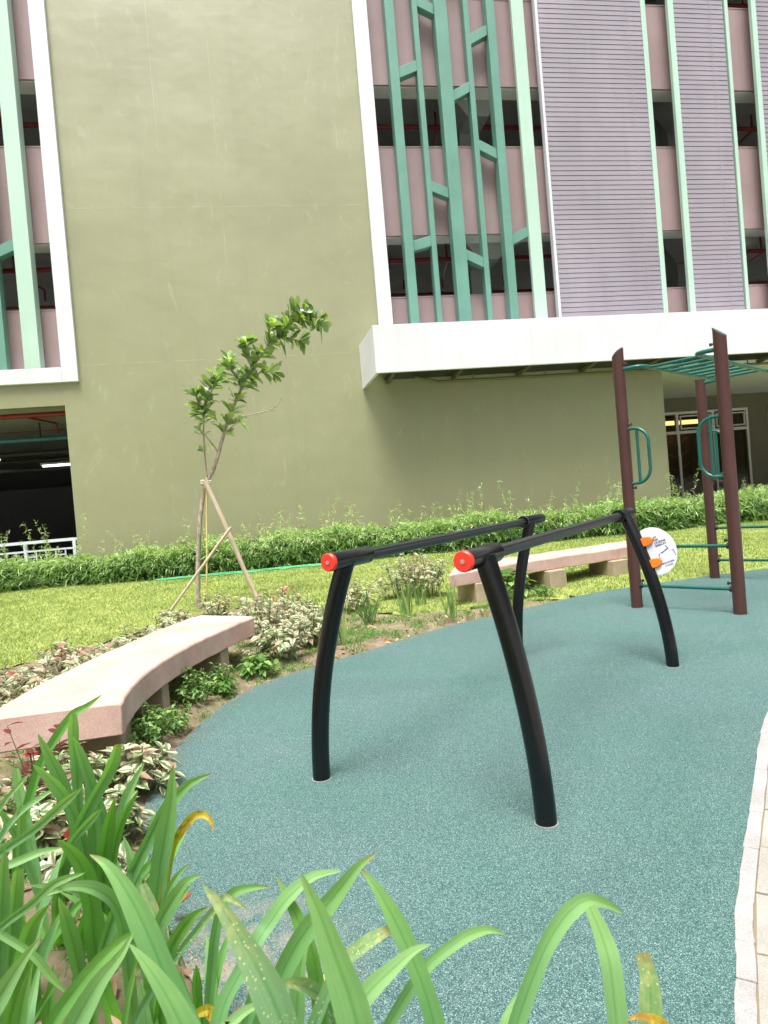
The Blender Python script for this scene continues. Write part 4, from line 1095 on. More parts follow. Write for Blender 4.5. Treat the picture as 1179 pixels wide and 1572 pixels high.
for ca, cb in ((c1, c2), (c3, c4)):
    for z in (.26, .72):
        m = MB(); m.tube([ca + E1 * .06 + Vector((0, 0, z)), cb - E1 * .06 + Vector((0, 0, z))], .019, 12)
        sb = m.build('step_bar', MT['green'], st, smooth=60)
        for c, s in ((ca, 1), (cb, -1)):
            m = MB()
            m.tube([c + E1 * s * .055 + Vector((0, 0, z)), c + E1 * s * .085 + Vector((0, 0, z))], .032, 14)
            bolt(m, c + E1 * s * .06 + Vector((0, 0, z + .06)), E1 * s)
            m.build('flange', MT['darkmetal_and_shade'], sb, smooth=40)
for c, s in ((c1, 1), (c2, -1), (c3, 1), (c4, -1)):
    m = MB(); bolt(m, c + E1 * s * .06 + Vector((0, 0, LZ + .06)), E1 * s)
    m.build('bolt', MT['brown'], st, smooth=40)

# ------------------------------------------------------------------ benches
def rib(line, n=7): return [Vector((p.x, p.y, 0)) for p in smooth_line(line, n)]
def make_bench(outer, inner, z0, z1, legs, label):
    A = rib(outer); B = rib(inner); n = len(A)
    assert len(A) == len(B)
    org = (A[n // 2] + B[n // 2]) / 2
    b = empty('bench', org, label, 'bench', 'curved stone benches along the rubber floor')
    W_ = 5
    prof = [(0, z0), (0, z1 - .012), (.02, z1)] + [(k / W_, z1 + (.004 if 0 < k < W_ else 0)) for k in range(1, W_)] + [(.98, z1), (1, z1 - .012), (1, z0)]
    L = len(prof)
    vs, fs = [], []
    for i in range(n):
        for u, z in prof:
            p = A[i].lerp(B[i], u)
            w = .004 * math.sin(i * 1.9 + u * 5) + .003 * math.sin(i * .8 + z * 30)
            vs.append((p.x + w, p.y + w, z + w * .8))
    for i in range(n - 1):
        for k in range(L):
            k2 = (k + 1) % L
            fs.append((i * L + k, i * L + k2, (i + 1) * L + k2, (i + 1) * L + k))
    fs.append(tuple(range(L))[::-1]); fs.append(tuple((n - 1) * L + k for k in range(L)))
    m = MB(); m.add(vs, fs)
    s = m.build('seat', MT['bench'], b, smooth=38, bevel=.018)
    for c, ang, lx, ly in legs:
        m = MB(); ca, sa = math.cos(ang), math.sin(ang)
        def fn(x, y, z): return (c[0] + x * ca - y * sa, c[1] + x * sa + y * ca, z)
        m.box((-lx / 2, -ly / 2, -.06), (lx / 2, ly / 2, z0 - .003), fn)
        m.build('leg', MT['leg'], b, bevel=.012)
    return b
make_bench([(-2.36, 3.62), (-2.40, 4.3), (-2.37, 5.0), (-2.28, 5.8), (-2.14, 6.6), (-2.0, 6.95)],
           [(-1.60, 3.80), (-1.69, 4.25), (-1.715, 4.75), (-1.66, 5.35), (-1.54, 5.95), (-1.37, 6.55)],
           .285, .47,
           [((-1.98, 4.12), .06, .52, .20), ((-2.03, 4.98), 0.0, .56, .15), ((-1.82, 6.08), -.25, .56, .15)],
           'pink stone bench nearest the strap-leaved plants, its end hidden by leaves')
def p2(t, off):
    return None
make_bench([(1.02, 9.82), (1.75, 10.12), (2.6, 10.55), (3.35, 10.95), (4.10, 11.42)],
           [(0.78, 8.62), (1.75, 9.14), (2.55, 9.60), (3.30, 10.00), (4.05, 10.36)][:1] + [(1.62, 9.22), (2.5, 9.72), (3.3, 10.12), (4.05, 10.50)],
           .30, .475,
           [((1.16, 9.16), 1.95, .55, .26), ((2.32, 9.78), 2.0, .52, .30), ((3.42, 10.36), 2.05, .52, .30)],
           'pink stone bench behind the parallel bars, on beige block legs')

# ------------------------------------------------------------------ young tree with its stakes
LZ0 = .06
tree = empty('young_tree', (-3.04, 10.42, LZ0), 'slender young tree leaning right with sparse glossy leaves', 'tree')
trunk_pts = [(-3.04, 10.42, 0), (-3.02, 10.42, .35), (-2.98, 10.43, .8), (-2.92, 10.42, 1.25), (-2.84, 10.43, 1.7), (-2.74, 10.43, 2.0), (-2.60, 10.44, 2.25), (-2.46, 10.45, 2.62), (-2.33, 10.45, 2.95), (-2.15, 10.45, 3.3),
             (-1.95, 10.44, 3.65), (-1.72, 10.46, 3.95), (-1.42, 10.47, 4.25), (-1.15, 10.47, 4.45), (-.92, 10.47, 4.58)]
tp = smooth_line(trunk_pts, 4)
m = MB(); n = len(tp)
m.tube([p + Vector((random.uniform(-.004, .004), random.uniform(-.004, .004), 0)) for p in tp], [.034 * (1 - i / n) ** .6 + .005 for i in range(n)], 10)
branches = [
    [(-2.72, 10.43, 2.03), (-2.71, 10.36, 2.45), (-2.68, 10.33, 2.9), (-2.60, 10.30, 3.25), (-2.52, 10.3, 3.5)],
    [(-2.66, 10.32, 3.0), (-2.70, 10.25, 3.2), (-2.74, 10.2, 3.4)],
    [(-2.66, 10.31, 3.1), (-2.48, 10.2, 3.4), (-2.36, 10.15, 3.6)],
    [(-2.40, 10.45, 2.78), (-2.50, 10.6, 2.95), (-2.55, 10.65, 3.05)],
    [(-2.52, 10.44, 2.5), (-2.64, 10.3, 2.72), (-2.72, 10.2, 2.86)],
    [(-2.33, 10.45, 2.95), (-2.05, 10.35, 3.0), (-1.65, 10.3, 3.05), (-1.42, 10.3, 3.2)],
    [(-2.42, 10.45, 2.75), (-2.25, 10.35, 2.85), (-2.12, 10.3, 2.92)],
    [(-2.05, 10.45, 3.5), (-2.16, 10.3, 3.72), (-2.18, 10.25, 3.85)],
    [(-2.0, 10.45, 3.6), (-1.78, 10.6, 3.7), (-1.6, 10.7, 3.72)],
    [(-1.85, 10.45, 3.8), (-1.90, 10.3, 4.0), (-1.90, 10.25, 4.12)],
    [(-1.55, 10.46, 4.1), (-1.54, 10.35, 4.28), (-1.48, 10.3, 4.38)],
    [(-1.45, 10.47, 4.22), (-1.25, 10.6, 4.2), (-1.08, 10.65, 4.15)],
    [(-1.2, 10.47, 4.42), (-1.18, 10.4, 4.52), (-1.10, 10.35, 4.58)],
    [(-1.05, 10.47, 4.5), (-.85, 10.4, 4.42), (-.74, 10.38, 4.36)],
    [(-2.97, 10.42, .95), (-3.1, 10.35, 1.05), (-3.15, 10.3, 1.2)],
]
bl = [smooth_line(b, 4) for b in branches]
for b in bl: m.tube(b, [.011 * (1 - i / len(b)) + .004 for i in range(len(b))], 6)
m.build('trunk', MT['bark'], tree, smooth=60)
# leaves: obovate blades in rosettes along the outer twigs
def blade(V, F, UV, A, base, d, nrm, length, width, rnd, droop=.2, prof=(0, .45, .85, 1.0, .72, 0), fold=.12):
    d = d.normalized(); s = d.cross(nrm)
    if s.length < 1e-4: s = d.cross(Vector((1, .3, .2)))
    s.normalize(); up_ = s.cross(d)
    k0 = len(V); n = len(prof)
    for i, w_ in enumerate(prof):
        t = i / (n - 1)
        c = base + d * length * t - Vector((0, 0, 1)) * droop * length * t * t
        for u in (-1, 0, 1):
            q = c + s * (u * w_ * width / 2) + up_ * (abs(u) * w_ * width * fold)
            V.append((q.x, q.y, q.z)); UV.append((.5 + u * .5 * max(w_, .15), t)); A.append(rnd)
    for i in range(n - 1):
        for u in (0, 1):
            a = k0 + i * 3 + u
            F.append((a, a + 1, a + 4, a + 3))
def rv(): return Vector((random.gauss(0, 1), random.gauss(0, 1), random.gauss(0, 1))).normalized()
V, F, UV, A = [], [], [], []
def rosette(p, axis, n, L0):
    for i in range(n):
        th = 2.4 * i + random.random()
        e1 = axis.cross(Vector((0, 1, .1))).normalized(); e2 = axis.cross(e1)
        out = (e1 * math.cos(th) + e2 * math.sin(th))
        d = (out * random.uniform(.6, 1.2) + axis * random.uniform(.1, .9) + Vector((0, 0, .15)))
        blade(V, F, UV, A, p + axis * random.uniform(-.08, .02), d, axis + rv() * .4, L0 * random.uniform(.6, 1.15), L0 * random.uniform(.42, .56), min(1, max(0, random.gauss(.42, .24))), random.uniform(-.1, .35), (.06, .3, .62, .95, .85, 0))
for bi, b in enumerate(bl):
    ax = (b[-1] - b[-3]).normalized()
    if bi == 5: rosette(b[-1], ax, 2, .06); rosette(b[-5], Vector((0, 0, -1)), 2, .15); continue
    if bi in (14,): rosette(b[-1], ax, 4, .10); continue
    few = bi in (3, 4, 6)
    if bi == 0:
        for q in range(5, len(b) - 2, 2): rosette(b[q], Vector((random.uniform(-.4, .4), -.3, .8)).normalized(), 6, .19)
    rosette(b[-1], ax, 8 if few else 15, .17 if few else .24)
    if not few:
        rosette(b[-4], ax, 9, .24); rosette(b[-7], ax, 9, .24)
for i in range(n - 1, 0, -1):
    if tp[i].z > 2.75 and i % 2 == 0:
        ax = (tp[i] - tp[i - 1]).normalized()
        rosette(tp[i], ax, 14 if tp[i].z > 3.45 else 7, .26)
rosette(tp[-1], (tp[-1] - tp[-2]).normalized(), 16, .19)
np_mesh('crown', V, F, MT['tree_leaf'], tree, uv=UV, attr=A, smooth=True)
GR_ST = 'stakes tied round the young tree'
def stake(a, b, r, mat, label, name='support_stake'):
    m = MB(); a, b = Vector(a), Vector(b)
    pts = [a.lerp(b, i / 6) + Vector((random.uniform(-.006, .006), random.uniform(-.006, .006), 0)) for i in range(7)]
    m.tube(pts, [r * random.uniform(.9, 1.08) for _ in pts], 8)
    tag(m.build(name, MT[mat], None, smooth=60), label, 'stake', GR_ST)
stake((-3.52, 10.12, -.05), (-2.36, 10.18, 1.30), .022, 'bamboo', 'thin grey stake leaning from lower left across to the thicker one')
stake((-2.02, 10.34, -.05), (-2.73, 10.30, 2.05), .038, 'bamboo', 'thick pale wooden stake propping the young tree from the right')
stake((-2.88, 10.30, -.05), (-2.705, 10.33, 2.10), .014, 'yellowstake', 'thin yellow cane standing upright beside the young trunk')
m = MB()
for k in range(3):
    m.tube([Vector((-2.735 + .075 * math.cos(t), 10.385 + .105 * math.sin(t), 2.0 + .022 * k + .01 * math.sin(t * 2))) for t in [i * math.pi / 10 for i in range(20)]], .013, 6, closed=True)
tag(m.build('binding_cloth', MT['twine'], None, smooth=60), 'pale cloth strip binding the stakes to the young trunk', 'tie')

# ------------------------------------------------------------------ hedge
HF = [(-17, 14.2), (-12, 14.6), (-8.5, 14.75), (-6.7, 14.65), (-3.2, 14.7), (-1.6, 14.9), (2.0, 15.45), (5.0, 15.95), (7.3, 16.3), (9.8, 16.95), (14, 17.8)]
hl = smooth_line(HF, 6)
hcum = [0]
for a, b in zip(hl, hl[1:]): hcum.append(hcum[-1] + (b - a).length)
def hat(s):
    i = int(np.searchsorted(hcum, s)); i = min(max(i, 1), len(hl) - 1)
    f = (s - hcum[i - 1]) / (hcum[i] - hcum[i - 1])
    p = hl[i - 1].lerp(hl[i], f); t = (hl[i] - hl[i - 1]).normalized()
    return p, t
def make_hedge():
    hd = empty('hedge', (0, 15.3, .1), 'long low hedge of fine bamboo-like leaves along the olive wall', 'hedge')
    # dark twiggy inside so the leaves have something to stand on
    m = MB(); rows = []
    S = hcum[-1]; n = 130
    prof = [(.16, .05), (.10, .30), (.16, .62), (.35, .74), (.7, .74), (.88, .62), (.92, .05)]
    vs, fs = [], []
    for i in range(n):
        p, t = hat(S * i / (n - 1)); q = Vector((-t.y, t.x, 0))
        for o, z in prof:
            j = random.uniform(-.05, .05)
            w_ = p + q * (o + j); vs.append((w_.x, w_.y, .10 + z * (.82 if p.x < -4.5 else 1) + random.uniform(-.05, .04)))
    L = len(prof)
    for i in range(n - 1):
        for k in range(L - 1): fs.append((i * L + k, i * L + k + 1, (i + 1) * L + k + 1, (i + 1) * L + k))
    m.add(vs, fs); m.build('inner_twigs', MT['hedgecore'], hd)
    V, F, UV, A = [], [], [], []
    lv = []
    N = 8500
    for _ in range(N):
        s = random.uniform(2.5, S - .5); p, t = hat(s); q = Vector((-t.y, t.x, 0))
        bump_ = .05 * math.sin(s * 1.7) + .04 * math.sin(s * 3.9 + 1) + .03 * math.sin(s * 8.3)
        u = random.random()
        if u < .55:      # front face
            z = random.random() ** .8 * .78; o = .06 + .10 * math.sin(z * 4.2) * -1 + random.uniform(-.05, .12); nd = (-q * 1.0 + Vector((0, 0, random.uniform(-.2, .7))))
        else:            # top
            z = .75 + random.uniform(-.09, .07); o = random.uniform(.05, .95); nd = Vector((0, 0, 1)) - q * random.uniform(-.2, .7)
        if p.x < -4.5: z *= .84
        c = p + q * o + Vector((0, 0, .11 + z + bump_ * (z / .74)))
        nleaf = random.randint(4, 8)
        shade = random.gauss(.36, .18) + (.30 if z > .55 else 0)  # upper leaves coloured lighter, painting in the light on the hedge top
        ax = (nd + rv() * .5).normalized()
        for k in range(nleaf):
            d = (ax * .5 + rv() * .9 + Vector((0, 0, -.12)))
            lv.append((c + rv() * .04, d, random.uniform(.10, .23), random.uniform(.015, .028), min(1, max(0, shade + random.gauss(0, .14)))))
    # tall loose shoots above the hedge
    for _ in range(150):
        s = random.uniform(6, S - 3); p, t = hat(s); q = Vector((-t.y, t.x, 0))
        h = random.choice([.2, .25, .3, .4, .5, .65, .85]) * random.uniform(.7, 1.25)
        b0 = p + q * random.uniform(.15, .9) + Vector((0, 0, .80)); lean = rv() * .25 * h; lean.z = 0
        for k in range(int(7 + h * 14)):
            f = (k + 1) / (8 + h * 14)
            c = b0 + Vector((0, 0, h * f)) + lean * f * f
            for _k in range(2):
                lv.append((c, rv() + Vector((0, 0, .25)), random.uniform(.07, .15), random.uniform(.010, .017), min(1, max(0, random.gauss(.82, .15)))))
            lv.append((c, Vector((lean.x * .8, lean.y * .8, -h)).normalized() * -1, h / (8 + h * 14) * 1.3, .006, .55))
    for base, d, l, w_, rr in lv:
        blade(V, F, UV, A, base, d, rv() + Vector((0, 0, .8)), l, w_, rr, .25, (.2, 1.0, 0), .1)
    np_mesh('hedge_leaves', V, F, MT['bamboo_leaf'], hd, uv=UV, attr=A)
make_hedge()
m = MB()
for i in range(4):
    a = Vector((-10.6 + i * .78, 14.56 + .03 * i, 0)); 
    m.box((a.x, a.y + .14, .30), (a.x + .77, a.y + .26, .40))
tag(m.build('drain_kerb', MT['kerb'], None, bevel=.01), 'pale concrete ledge showing through the hedge leaves at the left', 'kerb')
# green garden hose in loose strands on the lawn
hp = []
base_h = [(-4.6, 14.25), (-3.7, 14.35), (-2.9, 14.42), (-2.2, 14.55), (-1.5, 14.62), (-1.0, 14.60)]
for k in range(4):
    seq = base_h if k % 2 == 0 else base_h[::-1]
    for (x, y) in seq:
        hp.append((x + random.uniform(-.08, .08) - (.25 * (k == 1) if x < -4 else 0), y - .13 * k + random.uniform(-.07, .07), .235 + .012 * (k % 2)))
m = MB(); m.tube(smooth_line(hp, 5), .012, 8)
tag(m.build('garden_hose', MT['hose'], None, smooth=60), 'bright green hose laid in loose strands on lawn before the hedge', 'hose')

# ------------------------------------------------------------------ planting
EYEV = Vector((0, 0, EYE))
def strap_plant(key, label):
    bx, by = BASES[key]
    root = empty('strap_leaved_plant', (bx, by, 0), label, 'plant', 'strap-leaved plants in the foreground bed')
    V, F, UV, A, MI = [], [], [], [], []
    rr = random.Random(ord(key) * 7)
    def leaf(pts, W, kind, blunt, twist, rnd):
        line = smooth_line(pts, 6)
        n = len(line)
        cum = [0]
        for a, b in zip(line, line[1:]): cum.append(cum[-1] + (b - a).length)
        Lt = cum[-1]; k0 = len(V)
        US = (-1, -.55, 0, .55, 1)
        wob = rr.random() * 6; prev = None; sg = 1
        ph = rr.uniform(-.3, .3)
        for i, p in enumerate(line):
            t = (line[min(i + 1, n - 1)] - line[max(i - 1, 0)]).normalized()
            view = (p - EYEV).normalized()
            s = t.cross(view)
            if s.length < .1: s = prev if prev is not None else t.cross(Vector((0, 1, .3)))
            s = (s - t * s.dot(t)).normalized()
            if prev is not None:
                if s.dot(prev) < 0: s = -s
                s = (s * .5 + prev * .5); s = (s - t * s.dot(t)).normalized()
            nn = s.cross(t).normalized()
            if prev is None: sg = -1 if nn.dot(view) > 0 else 1
            nn = nn * sg
            prev = s
            f = cum[i] / Lt
            tw = twist + ph * (f - .4)
            s2 = s * math.cos(tw) + nn * math.sin(tw); n2 = nn * math.cos(tw) - s * math.sin(tw)
            wt = min(1, (cum[i] / (3.7 * W) + (.5 if blunt else .0)) ** .68 if f > 0 or blunt else 0)
            wb = 1 - .38 * max(0, (f - .55) / .45) ** 1.5
            wv = W * wt * wb * (1 + .03 * math.sin(f * 30 + wob))
            if f == 0 and not blunt: wv = .001
            for u in US:
                fold = abs(u) * wv * (.24 + .2 * f)
                rip = .015 * wv * math.sin(f * 40 + u * 3 + wob)
                q = p + s2 * (u * wv / 2) + n2 * (fold - .1 * wv + rip)
                V.append((q.x, q.y, max(q.z, -.02))); UV.append((.5 + u / 2, f)); A.append(rnd)
        for i in range(n - 1):
            for k in range(4):
                a = k0 + i * 5 + k
                F.append((a, a + 1, a + 6, a + 5)); MI.append(kind)
    for W, kind, blunt, pts in LEAVES[key]:
        if key in 'ABC': W *= .88
        leaf(pts, W, kind, blunt, rr.uniform(-.3, .3), rr.random() * .8)
    # lower, shorter leaves of the same tuft
    nf = {'A': 7, 'B': 6, 'C': 5, 'D': 4, 'E': 4, 'F': 4, 'G': 3, 'H': 3}[key]
    for i in range(nf):
        az = 2.4 * i + rr.random(); L_ = rr.uniform(.28, .5) * (.75 if key in 'FGH' else 1)
        lean = rr.uniform(.25, .75)
        d = Vector((math.cos(az), math.sin(az), 0))
        if key in 'FGH' and d.y > .2: d.y *= .2
        if key == 'E' and d.x > .2: d.x *= .3
        b = Vector((bx + rr.uniform(-.05, .05), by + rr.uniform(-.05, .05), 0))
        pts = [b + d * (L_ * lean * t ** 1.6) + Vector((0, 0, L_ * (t - .35 * lean * t * t))) for t in (1, .75, .5, .25, 0)]
        leaf([tuple(p) for p in pts], rr.uniform(.022, .036), rr.choice([0, 0, 3, 3]), 0, rr.uniform(-.6, .6), rr.random())
    # leaf sheaths at the base
    o = np_mesh('strap_leaves', V, F, [MT['s0'], MT['s1'], MT['s2'], MT['s3']], root, uv=UV, attr=A, mi=MI, smooth=True)
    return root
for k, lb in (('A', 'tall strap-leaved plant in front of the near end of the bench'),
              ('B', 'strap-leaved plant cut by the left edge of the photo'),
              ('C', 'strap-leaved plant with a brown papery sheath beside its stem'),
              ('D', 'strap-leaved plant with broad blades crossing low over bare soil, bottom left'),
              ('E', 'strap-leaved plant with a drooping yellow leaf over the rubber edge'),
              ('F', 'strap-leaved plant with a white-speckled blade, at bottom centre'),
              ('G', 'strap-leaved plant with one long blade and one thin arching blade'),
              ('H', 'strap-leaved plant with a sharply bent blade, rightmost in the bed')):
    strap_plant(k, lb)

def shrub(x, y, r, h, n, label, mat='var', size=.078, group='cream variegated shrubs in the bed', name='variegated_shrub'):
    z0 = float(soil_z(np.array([x]), np.array([y]))[0])
    root = empty(name, (x, y, z0), label, 'shrub', group)
    V, F, UV, A = [], [], [], []
    m = MB()
    stems = max(6, int(n / 16))
    rr = random.Random(int(x * 1000 + y * 77))
    per = max(5, n // stems)
    for i in range(stems):
        az = 2.4 * i + rr.random(); rad = r * math.sqrt((i + .5) / stems) * rr.uniform(.8, 1.1)
        hh = h * (1 - .45 * (rad / r) ** 2) * rr.uniform(.75, 1.12)
        top = Vector((x + rad * math.cos(az), y + rad * math.sin(az), z0 + hh)); bot = Vector((x + .35 * rad * math.cos(az), y + .35 * rad * math.sin(az), z0 - .02))
        m.tube([bot, bot.lerp(top, .5) + Vector((0, 0, .03)), top], [.005, .004, .003], 5)
        ax = (top - bot).normalized()
        for k in range(per):
            f = 1 - .65 * (k / per) ** 1.0
            th = 2.4 * k + rr.random()
            e1 = ax.cross(Vector((.3, 1, 0))).normalized(); e2 = ax.cross(e1)
            out = e1 * math.cos(th) + e2 * math.sin(th)
            c = bot.lerp(top, f)
            d = out * rr.uniform(.7, 1.1) + ax * rr.uniform(.0, .7) + Vector((0, 0, -.1 + .3 * (f - .7)))
            s = size * rr.uniform(.65, 1.25)
            blade(V, F, UV, A, c, d, ax + Vector((rr.gauss(0, .3), rr.gauss(0, .3), .3)), s * 1.25, s * .62, rr.random(), rr.uniform(0, .45), (.04, .55, 1, .8, .35, 0), .14)
    m.build('stem', MT['stem'], root, smooth=60)
    np_mesh('foliage', V, F, MT[mat], root, uv=UV, attr=A, smooth=True)
SH = [
 # x, y, r, h, n, mat, label
 (-2.95, 4.55, .34, .36, 260, 'varred', 'red flushed shrub behind the near bench, at the photo edge'),
 (-2.85, 5.25, .32, .36, 260, 'var', 'cream leaved shrub hugging the long back of the near bench'),
 (-3.35, 5.75, .34, .34, 230, 'varred', 'red tinged shrub between lawn and the near bench'),
 (-2.80, 6.05, .32, .36, 260, 'var', 'cream leaved shrub behind the middle of the near bench'),
 (-2.70, 6.85, .32, .36, 240, 'var', 'cream leaved shrub behind the far third of the near bench'),
 (-3.40, 6.75, .30, .30, 200, 'varred', 'low reddish shrub at the lawn edge behind the near bench'),
 (-2.62, 7.65, .32, .34, 220, 'var', 'cream leaved shrub just beyond the near bench, before the tree'),
 (-2.85, 8.65, .30, .32, 200, 'var', 'pale shrub at the foot of the leaning stakes'),
 (-2.55, 9.55, .28, .34, 180, 'var', 'pale shrub beside the young tree trunk'),
 (-1.12, 6.48, .32, .36, 300, 'var', 'dense cream shrub against the far end of the near bench'),
 (-.86, 6.92, .30, .42, 280, 'var', 'cream shrub behind the left front bar leg'),
 (-1.36, 7.15, .36, .50, 320, 'var', 'tall cream shrub rising behind the far end of near bench'),
 (-1.02, 7.60, .34, .46, 280, 'var', 'cream shrub second row behind the left front bar leg'),
 (-1.68, 7.85, .36, .52, 280, 'var', 'cream shrub in front of the hose, left of the bars'),
 (-1.45, 8.55, .34, .50, 240, 'varred', 'pinkish shrub nearest the green hose'),
 (-.45, 9.05, .34, .40, 240, 'var', 'low cream shrub under the left rail of the bars'),
 (.12, 9.75, .36, .62, 300, 'var', 'cream shrub seen between the two rails, left half'),
 (.58, 9.60, .34, .66, 300, 'var', 'cream shrub against the end of the far bench'),
 (.35, 10.2, .36, .66, 260, 'varred', 'pinkish cream shrub at back of the clump by the far bench'),
 (1.75, 9.95, .26, .34, 160, 'var', 'cream shrub growing up under the far bench'),
 (-2.42, 3.30, .30, .40, 240, 'varred', 'red and cream shrub in front of the near bench end'),
 (-1.78, 3.48, .26, .31, 240, 'var', 'cream shrub below the near corner of the near bench'),
 (-1.48, 3.66, .22, .27, 200, 'var', 'small cream shrub touching rubber under the near bench corner'),
 (-2.02, 3.02, .28, .34, 240, 'var', 'cream shrub among the strap leaves, left'),
 (-1.62, 2.98, .24, .27, 220, 'var', 'cream shrub among the strap leaves beside the rubber'),
 (-1.38, 3.06, .17, .22, 140, 'var', 'small cream shrub at the bend of the rubber edge'),
 (-1.32, 2.66, .18, .20, 140, 'varred', 'low reddish shrub between strap leaves and rubber'),
 (-2.5, 2.55, .30, .36, 220, 'var', 'cream shrub at the left photo edge behind strap leaves'),
 (-1.80, 2.45, .22, .24, 160, 'var', 'low cream shrub under the tall strap leaves'),
]
for x, y, r, h, n, mt, lb in SH:
    shrub(x, y, r, h, n, lb, mt)

# a red-stemmed plant with dark red leaves in front of the bench end
def red_plant():
    x, y = -1.80, 3.25
    root = empty('red_leaved_plant', (x, y, 0), 'spindly plant with dark red leaves and a scarlet bloom, before the bench end', 'plant')
    V, F, UV, A = [], [], [], []; m = MB()
    rr = random.Random(5)
    for i in range(4):
        az = rr.uniform(0, 6.3)
        top = Vector((x + .12 * math.cos(az), y + .12 * math.sin(az), rr.uniform(.45, .62))); bot = Vector((x, y, -.02))
        m.tube([bot, bot.lerp(top, .6) + Vector((.01, 0, 0)), top], [.003, .0025, .002], 5)
        for k in range(9):
            c = bot.lerp(top, 1 - k * .07); th = 2.4 * k
            d = Vector((math.cos(th), math.sin(th), .35))
            blade(V, F, UV, A, c, d, Vector((0, 0, 1)), .085, .032, rr.random() * .35, .2, (.1, .8, 1, .6, 0), .12)
    for k in range(6):
        th = 2.4 * k
        blade(V, F, UV, A, Vector((x + .02, y - .10, .43)), Vector((math.cos(th), math.sin(th), .5)), Vector((0, 0, 1)), .05, .03, 1.0, .3, (.1, .8, 1, .6, 0), .1)
    m.tube([Vector((x, y, 0)), Vector((x + .02, y - .10, .43))], .004, 5)
    m.build('stem', MT['stem'], root, smooth=60)
    np_mesh('foliage', V, F, MT['redflower'], root, uv=UV, attr=A, smooth=True)
red_plant()

def weed(x, y, r, h, n, size, label, wide=.42, mat='weed'):
    shrub(x, y, r, h, n, label, mat, size, 'green weeds beneath the benches', 'weed')
weed(-1.66, 4.32, .22, .26, 420, .034, 'feathery green weed under the near corner of the bench')
weed(-1.60, 4.62, .16, .20, 260, .034, 'small feathery weed before the middle bench leg')
weed(-1.62, 5.25, .20, .28, 380, .034, 'bushy green weed between the middle and far legs of the near bench')
weed(-1.52, 5.62, .16, .20, 240, .038, 'green weed just left of the far leg of the near bench')
weed(-1.26, 5.98, .18, .15, 130, .075, 'low broad-leaved weed at the rubber edge by the far leg')
weed(-1.45, 5.45, .12, .12, 110, .05, 'tiny weed on the rubber edge under the near bench')
weed(1.72, 9.05, .20, .42, 46, .17, 'tall weed with long pointed leaves under the far bench')
weed(1.45, 8.72, .22, .20, 220, .045, 'low green weed at the rubber edge left of the far bench middle leg')
weed(2.05, 9.02, .18, .14, 180, .04, 'low green weed in front of the middle leg of the far bench')

def iris(x, y, h, n, label, yellow=0.0, spread=.3):
    z0 = float(soil_z(np.array([x]), np.array([y]))[0])
    root = empty('iris_tuft', (x, y, z0), label, 'plant', 'upright narrow-leaved tufts beyond the rubber')
    V, F, UV, A = [], [], [], []; rr = random.Random(int(x * 991 + y * 13))
    for i in range(n):
        az = rr.uniform(0, 6.28); d = Vector((math.cos(az) * spread * rr.random(), math.sin(az) * spread * rr.random(), 1))
        b = Vector((x + rr.uniform(-.07, .07), y + rr.uniform(-.05, .05), z0 - .02))
        blade(V, F, UV, A, b, d, Vector((math.cos(az + 1.3), math.sin(az + 1.3), .1)), h * rr.uniform(.6, 1.1), rr.uniform(.014, .024), min(1, max(0, rr.gauss(.42 + yellow, .2))), rr.uniform(0, .22), (.8, .95, 1, .85, .6, 0), .1)
    np_mesh('leaves', V, F, MT['iris'], root, uv=UV, attr=A, smooth=True)
iris(-.58, 6.88, .52, 22, 'yellowing narrow-leaved tuft beside the left front bar leg', .3, .25)
iris(-.74, 7.35, .45, 16, 'green narrow-leaved tuft behind the left front bar leg', 0, .5)
iris(-.30, 7.95, .50, 26, 'spreading green tuft on bare soil under the left rail', -.05, .65)
iris(.18, 8.45, .58, 24, 'tallest upright tuft on bare soil between the rails', .15, .2)
iris(.40, 9.0, .48, 14, 'slim upright tuft in front of the cream shrubs', .05, .15)
iris(.72, 8.20, .48, 22, 'loose pale tuft left of the right front bar leg', .2, .4)
iris(-1.0, 7.9, .5, 14, 'green tuft rising among the cream shrubs by the bars', 0, .5)

# grass, weeds on the soil and dry leaves: nobody could count them
def grass(name, pts_xy, zf, hlo, hhi, wd, mat, shade_fn, label=None, lean=.5):
    n = len(pts_xy)
    x, y = pts_xy[:, 0], pts_xy[:, 1]
    z = zf(x, y)
    h = rng.uniform(hlo, hhi, n); az = rng.uniform(0, 2 * np.pi, n); la = rng.uniform(0, 2 * np.pi, n); ln = h * rng.uniform(.1, lean * 2, n)
    w_ = wd * rng.uniform(.7, 1.3, n)
    V = np.empty((n, 3, 3), np.float32)
    V[:, 0] = np.stack([x - np.cos(az) * w_ / 2, y - np.sin(az) * w_ / 2, z - .005], 1)
    V[:, 1] = np.stack([x + np.cos(az) * w_ / 2, y + np.sin(az) * w_ / 2, z - .005], 1)
    V[:, 2] = np.stack([x + np.cos(la) * ln, y + np.sin(la) * ln, z + h], 1)
    F = np.arange(n * 3).reshape(n, 3)
    a = np.clip(shade_fn(x, y) + rng.normal(0, .16, n), 0, 1)
    return tag(np_mesh(name, V.reshape(-1, 3), F, MT[mat], attr=np.repeat(a, 3)), label, None, None, 'stuff')
def sample(poly, n, x0, x1, y0, y1, pw=1.0):
    out = []
    while sum(len(o) for o in out) < n:
        k = n
        x = rng.uniform(x0, x1, k); y = y0 + (y1 - y0) * rng.random(k) ** pw
        s = poly_in(x, y, poly) & (np.abs(x) < y * .66 + 1.5)
        out.append(np.stack([x[s], y[s]], 1))
    return np.concatenate(out)[:n]
gp = sample(LAWN, 170000, -13, 13, 5, 18.5, 1.25)
patch = lambda x, y: .50 + .10 * np.sin(x * 1.3 + y * .7) + .08 * np.sin(x * 3.7 - y * 2.9) + .06 * np.sin(x * 9 + y * 7)
